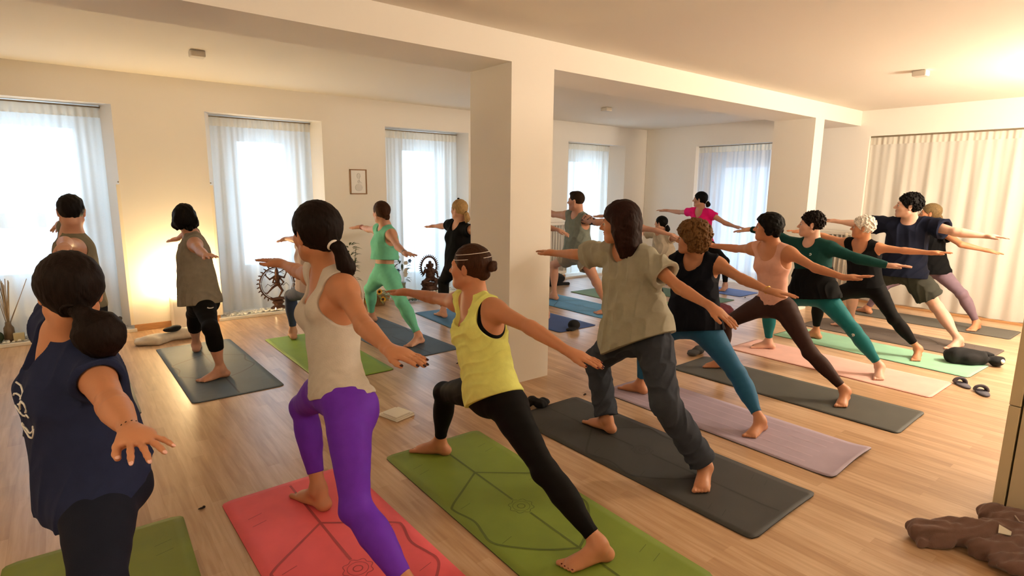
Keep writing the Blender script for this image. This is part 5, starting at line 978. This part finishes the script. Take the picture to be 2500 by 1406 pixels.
c = person('person in bottle green long-sleeved top and teal leggings, on salmon pink mat', 'teal', dict(h=M_, w=.98, legw=1.05, skin=SK_P, hair='curlyshort', hairm=HDBR, group=G1, yaw=.5,
  bottom=[dict(kind='leggings', m=TEAL, cuff=1.86)], top=[dict(kind='tank', m=BKJ, name='loose_under_top', off=.008, loose=.05, hem=-.02, neck=.10, nw=.07, arm=.11, rip=.012, rf=26, flare=1.15, topcut=.27), dict(kind='long', m=GRN, name='long_sleeved_top', off=.010, loose=.012, hem=.22, neck=.03, rip=.003)]))
J = c['J']; p = J['KB']+(J['AB']-J['KB'])*.10-V(.07,0,0); marks(c, c['bot'], 'leg_emblem', [[p+V(0,.012*math.cos(q),.012*math.sin(q)) for q in np.linspace(.6, 5.4, 12)], [p+V(0,-.004,.006), p+V(0,.004,-.004)]], .0035, PRT)
p = c['N']-c['u']*.09+c['fs']*.12-c['ls']*.05; marks(c, c['top'], 'chest_emblem', [[p+V(0,.010*math.cos(q),.010*math.sin(q)) for q in np.linspace(.6, 5.4, 10)]], .003, PRT)
c = person('person with short white hair in black vest and leggings, on mint mat', 'white', dict(h=M_, w=1.0, armw=.95, skin=SK_T, hair='pixiecurl', hairm=HWHT, group=G1, yaw=.35, spreadF=.25,
  bottom=[dict(kind='leggings', m=BLKL, cuff=1.80)], top=[dict(kind='tank', m=BLK, name='vest', off=.008, loose=.02, hem=.0, neck=.13, nw=.085, back=.05, arm=.082, ao=.075, rip=.004)]))
NTEE = fab('navy_tee', '#15192A', .9); SHRT = fab('khaki_grey_shorts', '#3A3A34', .9)
c = person('person with dark curly hair in navy T-shirt and grey shorts', 'man', dict(h=M_, w=1.04, male=True, skin=SK_P, hair='curlyshort', hairm=HDKM, group=G1, yaw=.45, pitch=.05,
  bottom=[dict(kind='shorts', m=SHRT, name='shorts', off=.010, cuff=.68)], top=[dict(kind='tee', m=NTEE, name='t_shirt', off=.010, loose=.04, hem=-.04, sleeve=.62, sr=.085, neck=.02, nw=.066, rip=.014, rf=17)]))
MAUV = fab('mauve_leggings', '#7A6672', .7, .1, 300)
c = person('person with dark blond hair in black T-shirt and mauve leggings, by the wide curtain', 'blonde', dict(h=F_, w=.98, skin=SK_T, hair='lowbun', hairm=HDBL, group=G1, yaw=.25,
  bottom=[dict(kind='leggings', m=MAUV, cuff=1.90)], top=[dict(kind='tee', m=BLK, name='t_shirt', off=.010, loose=.05, hem=-.05, sleeve=.42, sr=.075, neck=.03, rip=.008, rf=20)]))
u = c['u']; p = c['pel']+u*.11-c['ls']*.02+c['fs']*.25; marks(c, c['top'], 'side_lettering', [[p+u*(.13-.035*k)-c['ls']*.012, p+u*(.13-.035*k)+c['ls']*.012, p+u*(.115-.035*k)+c['ls']*(.012 if k%2 else -.012)] for k in range(6)], .003, PRT)
# back row
LT = fab('olive_tank', '#77705C', .95, .3); DKP = fab('dark_shorts', '#22242A', .9)
c = person('person with short dark hair in olive tank top, back to camera at far left', 'ltank', dict(h=F_, w=1.04, male=True, skin=SK_R, hair='short', hairm=HDKM, hairv=.010, group=G2, yaw=-.05,
  bottom=[dict(kind='shorts', m=DKP, name='shorts', off=.010, cuff=.8)], top=[dict(kind='tank', m=LT, name='tank_top', off=.010, loose=.03, hem=-.03, neck=.05, arm=.088, ao=.065, rip=.006)]))
GSL = fab('grey_sleeveless', '#8A8376', .95, .3, 260, .08)
c = person('person in long grey sleeveless top and black capri leggings, beside the glowing pedestal', 'capri', dict(h=F_, w=1.0, skin=SK_R, hair='bob', blen=.02, hairm=HBLK, group=G2, yaw=.0, head=1.0,
  bottom=[dict(kind='leggings', m=BLKL, name='capri_leggings', cuff=1.52)], top=[dict(kind='tank', m=GSL, name='sleeveless_hooded_top', off=.012, loose=.05, hem=-.06, neck=.03, nw=.066, arm=.080, ao=.075, rip=.014, rf=20)]))
J = c['J']; p = J['HB']+(J['KB']-J['HB'])*.34+V(.02,-.09,0); K_ = lambda a, b: p+V(a*.9,-.02,b)
marks(c, c['bot'], 'check_emblem', [[K_(-.022,.020), K_(-.026,.008), K_(-.020,-.002), K_(-.008,.002), K_(.012,.014), K_(.040,.034)], [K_(-.024,.012), K_(-.018,.004), K_(-.006,.006), K_(.01,.016)]], .0042, PRT)
mb = MB(); P_ = c['P_']; Fp = Field([limb(P_(0,-.09,-.07), P_(.01,-.14,-.09), [(0,.018),(1,.022)], .01), limb(P_(.01,-.135,-.085), P_(.03,-.17,-.06), [(0,.012),(1,.004)], .01)]); soft('ponytail', Fp, F_, HBLK, c['root'], c['org'])
PWT = fab('pale_rose_top', '#D2BDB4', .9); BGL = fab('blue_grey_leggings', '#3C4660', .8, .15)
c = person('person in pale rose top and blue-grey leggings, mostly hidden behind woman in violet leggings', 'hidden', dict(h=F_, w=1.0, skin=SK_R, hair='lowbun', hairm=HDBR, group=G2, yaw=.0,
  bottom=[dict(kind='leggings', m=BGL, cuff=1.86)], top=[dict(kind='cap', m=PWT, name='top', off=.010, loose=.02, hem=.02, sleeve=.25, neck=.05, rip=.005)]))
MINT = fab('mint_knit', '#74C9AA', .8, .2); 
c = person('person in matching mint crop top and leggings with low bun', 'mint', dict(h=F_, w=1.02, legw=1.05, skin=SK_R, hair='lowbun', hairm=HBRN, group=G2, yaw=.15, spreadB=.3,
  bottom=[dict(kind='leggings', m=MINT, cuff=1.88, waist=.13)], top=[dict(kind='tank', m=MINT, name='crop_top', off=.011, loose=.025, hem=.175, neck=.02, nw=.056, arm=.088, rip=.003)]))
band(c, 'F', .9, mat('red_beads', '#8A2A22', .5)); band(c, 'F', .75, mat('red_beads', '#8A2A22', .5)); band(c, 'B', .9, mat('steel', '#8A8C90', .3, metal=.9), 'watch', .006)
c = person('person with blond ponytail in black T-shirt and leggings, left of the near column', 'black', dict(h=F_, w=1.16, belly=.02, skin=SK_R, hair='lowpony', hairm=HBLO, plen=.13, pr=.028, tiem=BLK, group=G2, yaw=.25, bust=1.25,
  bottom=[dict(kind='leggings', m=BLKL, cuff=1.85)], top=[dict(kind='cap', m=BLK, name='t_shirt', off=.009, loose=.02, hem=-.02, sleeve=.32, sr=.068, neck=.06, rip=.004)]))
mb = MB(); P_ = c['P_']; mb.tube([P_(-.012,-.0,.128), P_(-.004,-.004,.145)], [.010,.003], 8); mb.tube([P_(.012,-.0,.128), P_(.006,-.004,.142)], [.010,.003], 8); mb.build('hair_clip', BLK, c['root'], c['org'])
c = person('person hidden behind the near column, only one hand and heel showing', 'pillar', dict(h=F_*1.1, skin=SK_R, hair='short', hairm=HDKM, group=G2, spreadB=.35, curl=.3, male=True,
  bottom=[dict(kind='leggings', m=BLKL, cuff=1.80)], top=[dict(kind='tee', m=GSL, name='t_shirt', loose=.03, hem=.0)]))
TGR = fab('sage_tank', '#7E857C', .95, .3, 260, .08); BEI = fab('beige_shorts', '#A89C88', .9)
c = person('person with cropped hair in sage grey tank top and beige shorts, before corner window', 'tank', dict(h=F_, w=1.0, male=True, skin=SK_R, hair='crop', hairm=hairm('male_brown', '#2A1C12'), group=G2, yaw=.35, pitch=.0,
  bottom=[dict(kind='shorts', m=BEI, name='shorts', off=.010, cuff=.42)], top=[dict(kind='tank', m=TGR, name='tank_top', off=.010, loose=.045, hem=-.03, neck=.04, nw=.062, arm=.105, ao=.06, rip=.010, rf=18)]))
J = c['J']; rs = np.random.RandomState(2); st = []
for k in range(26):
    t = rs.uniform(-.05, .95); b = J['SB']+(J['EB']-J['SB'])*t; a = rs.uniform(0, 6.28); r_ = V(math.cos(a), 0, math.sin(a))*.05; st.append([b+r_, b+r_+V(rs.uniform(-.01,.01), .018, rs.uniform(-.01,.01)), b+r_+V(rs.uniform(-.015,.015), .03, rs.uniform(-.02,.02))])
marks(c, c['body'], 'arm_tattoo', st, .006, mat('tattoo_ink', '#39333A', .7))
c = person('person with dark hair whose bare arm shows between grey T-shirt woman and curly-haired woman', 'parm', dict(h=F_, w=.98, skin=SK_R, hair='lowbun', hairm=HRED, group=G2, yaw=.1, spreadB=.1,
  bottom=[dict(kind='leggings', m=BLKL, cuff=1.82)], top=[dict(kind='tank', m=fab('white_tank', '#BDB6AC'), name='tank_top', hem=.0, neck=.08, nw=.07)]))
c = person('person with black ponytail in beige T-shirt, crouching lower beyond curly-haired woman', 'beige', dict(h=F_, w=1.0, skin=SK_R, hair='lowpony', hairm=HBLK, plen=.12, tiem=WT, group=G2, yaw=.15,
  bottom=[dict(kind='leggings', m=BLKL, cuff=1.84)], top=[dict(kind='tee', m=fab('beige_tee', '#B9AB96', .95, .3), name='t_shirt', off=.010, loose=.05, hem=-.03, sleeve=.42, sr=.075, neck=.04, rip=.010, rf=18)]))
c = person('person in hot pink T-shirt with dark ponytail, farthest right in back row', 'pink', dict(h=F_, w=.98, skin=SK_R, hair='lowpony', hairm=HBLK, plen=.08, pr=.030, tiem=WT, group=G2, yaw=.30,
  bottom=[dict(kind='leggings', m=BLKL, cuff=1.86)], top=[dict(kind='cap', m=fab('hot_pink', '#E81C78', .8), name='t_shirt', off=.009, loose=.02, hem=-.02, sleeve=.36, sr=.062, neck=.09, nw=.068, rip=.004)]))
# ---------------------------------------------------------------- light
def lamp(name, typ, loc, power, col, size=.3, rot=None, spot=None):
    L = bpy.data.lights.new(name, typ); L.energy = power; L.color = col
    if typ == 'AREA': L.shape = 'DISK'; L.size = size
    elif typ in ('POINT', 'SPOT'): L.shadow_soft_size = size
    o = bpy.data.objects.new(name, L); C.objects.link(o); o.location = loc
    if rot: o.rotation_euler = rot
    return o
WARM = (1, .86, .68)
lamp('floor_lamp_light', 'POINT', (7.3, .15, 2.15), 190, WARM, .22)
lamp('wall_lamp_light', 'POINT', (3.9, -1.3, 2.3), 175, (1,.84,.65), .25)
lamp('wall_lamp_light', 'POINT', (-1.2, .8, 2.45), 18, (1,.78,.52), .25)
lamp('pedestal_bulb', 'POINT', (1.05, 7.34, .50), 26, (1,.70,.34), .06)
w = bpy.data.worlds.new('sky'); bpy.context.scene.world = w; w.use_nodes = True; bg = w.node_tree.nodes['Background']; bg.inputs[0].default_value = (.60, .80, 1, 1); bg.inputs[1].default_value = 3.3
for i, g in enumerate(GL):
    L = bpy.data.lights.new('window_portal', 'AREA'); L.shape = 'RECTANGLE'; L.size = g[1]-g[0]; L.size_y = g[3]-g[2]; L.cycles.is_portal = True
    o = bpy.data.objects.new('window_portal', L); C.objects.link(o); o.location = ((g[0]+g[1])/2, 8.16, (g[2]+g[3])/2); o.rotation_euler = (-PI/2, 0, 0)
L = bpy.data.lights.new('window_portal', 'AREA'); L.shape = 'RECTANGLE'; L.size = 1.3; L.size_y = 1.98; L.cycles.is_portal = True
o = bpy.data.objects.new('window_portal', L); C.objects.link(o); o.location = (9.92, 5.4, 1.11); o.rotation_euler = (0, PI/2, 0); o.rotation_euler = (PI/2, 0, PI/2)
# ---------------------------------------------------------------- camera
f_, yaw, pit, rol, hc = 1383.9555, .670707519, .174798616, .0111619111, 1.63867447
Fw = V(math.sin(yaw)*math.cos(pit), math.cos(yaw)*math.cos(pit), -math.sin(pit)); R0 = V(math.cos(yaw), -math.sin(yaw), 0); U0 = np.cross(R0, Fw)
Rr = math.cos(rol)*R0+math.sin(rol)*U0; Ur = -math.sin(rol)*R0+math.cos(rol)*U0
cam = bpy.data.cameras.new('camera'); cam.sensor_width = 36; cam.lens = 36*f_/2500; cam.clip_start = .05
co = bpy.data.objects.new('camera', cam); C.objects.link(co)
co.matrix_world = Matrix(((Rr[0], Ur[0], -Fw[0], 0), (Rr[1], Ur[1], -Fw[1], 0), (Rr[2], Ur[2], -Fw[2], hc), (0,0,0,1)))
sc = bpy.context.scene; sc.camera = co
sc.view_settings.view_transform = 'Standard'; sc.view_settings.look = 'None'; sc.view_settings.gamma = 1; sc.view_settings.use_curve_mapping = False; sc.view_settings.exposure = 0.95
sc.cycles.use_denoising = True; sc.cycles.max_bounces = 8; sc.cycles.transparent_max_bounces = 12; sc.cycles.sample_clamp_indirect = 6
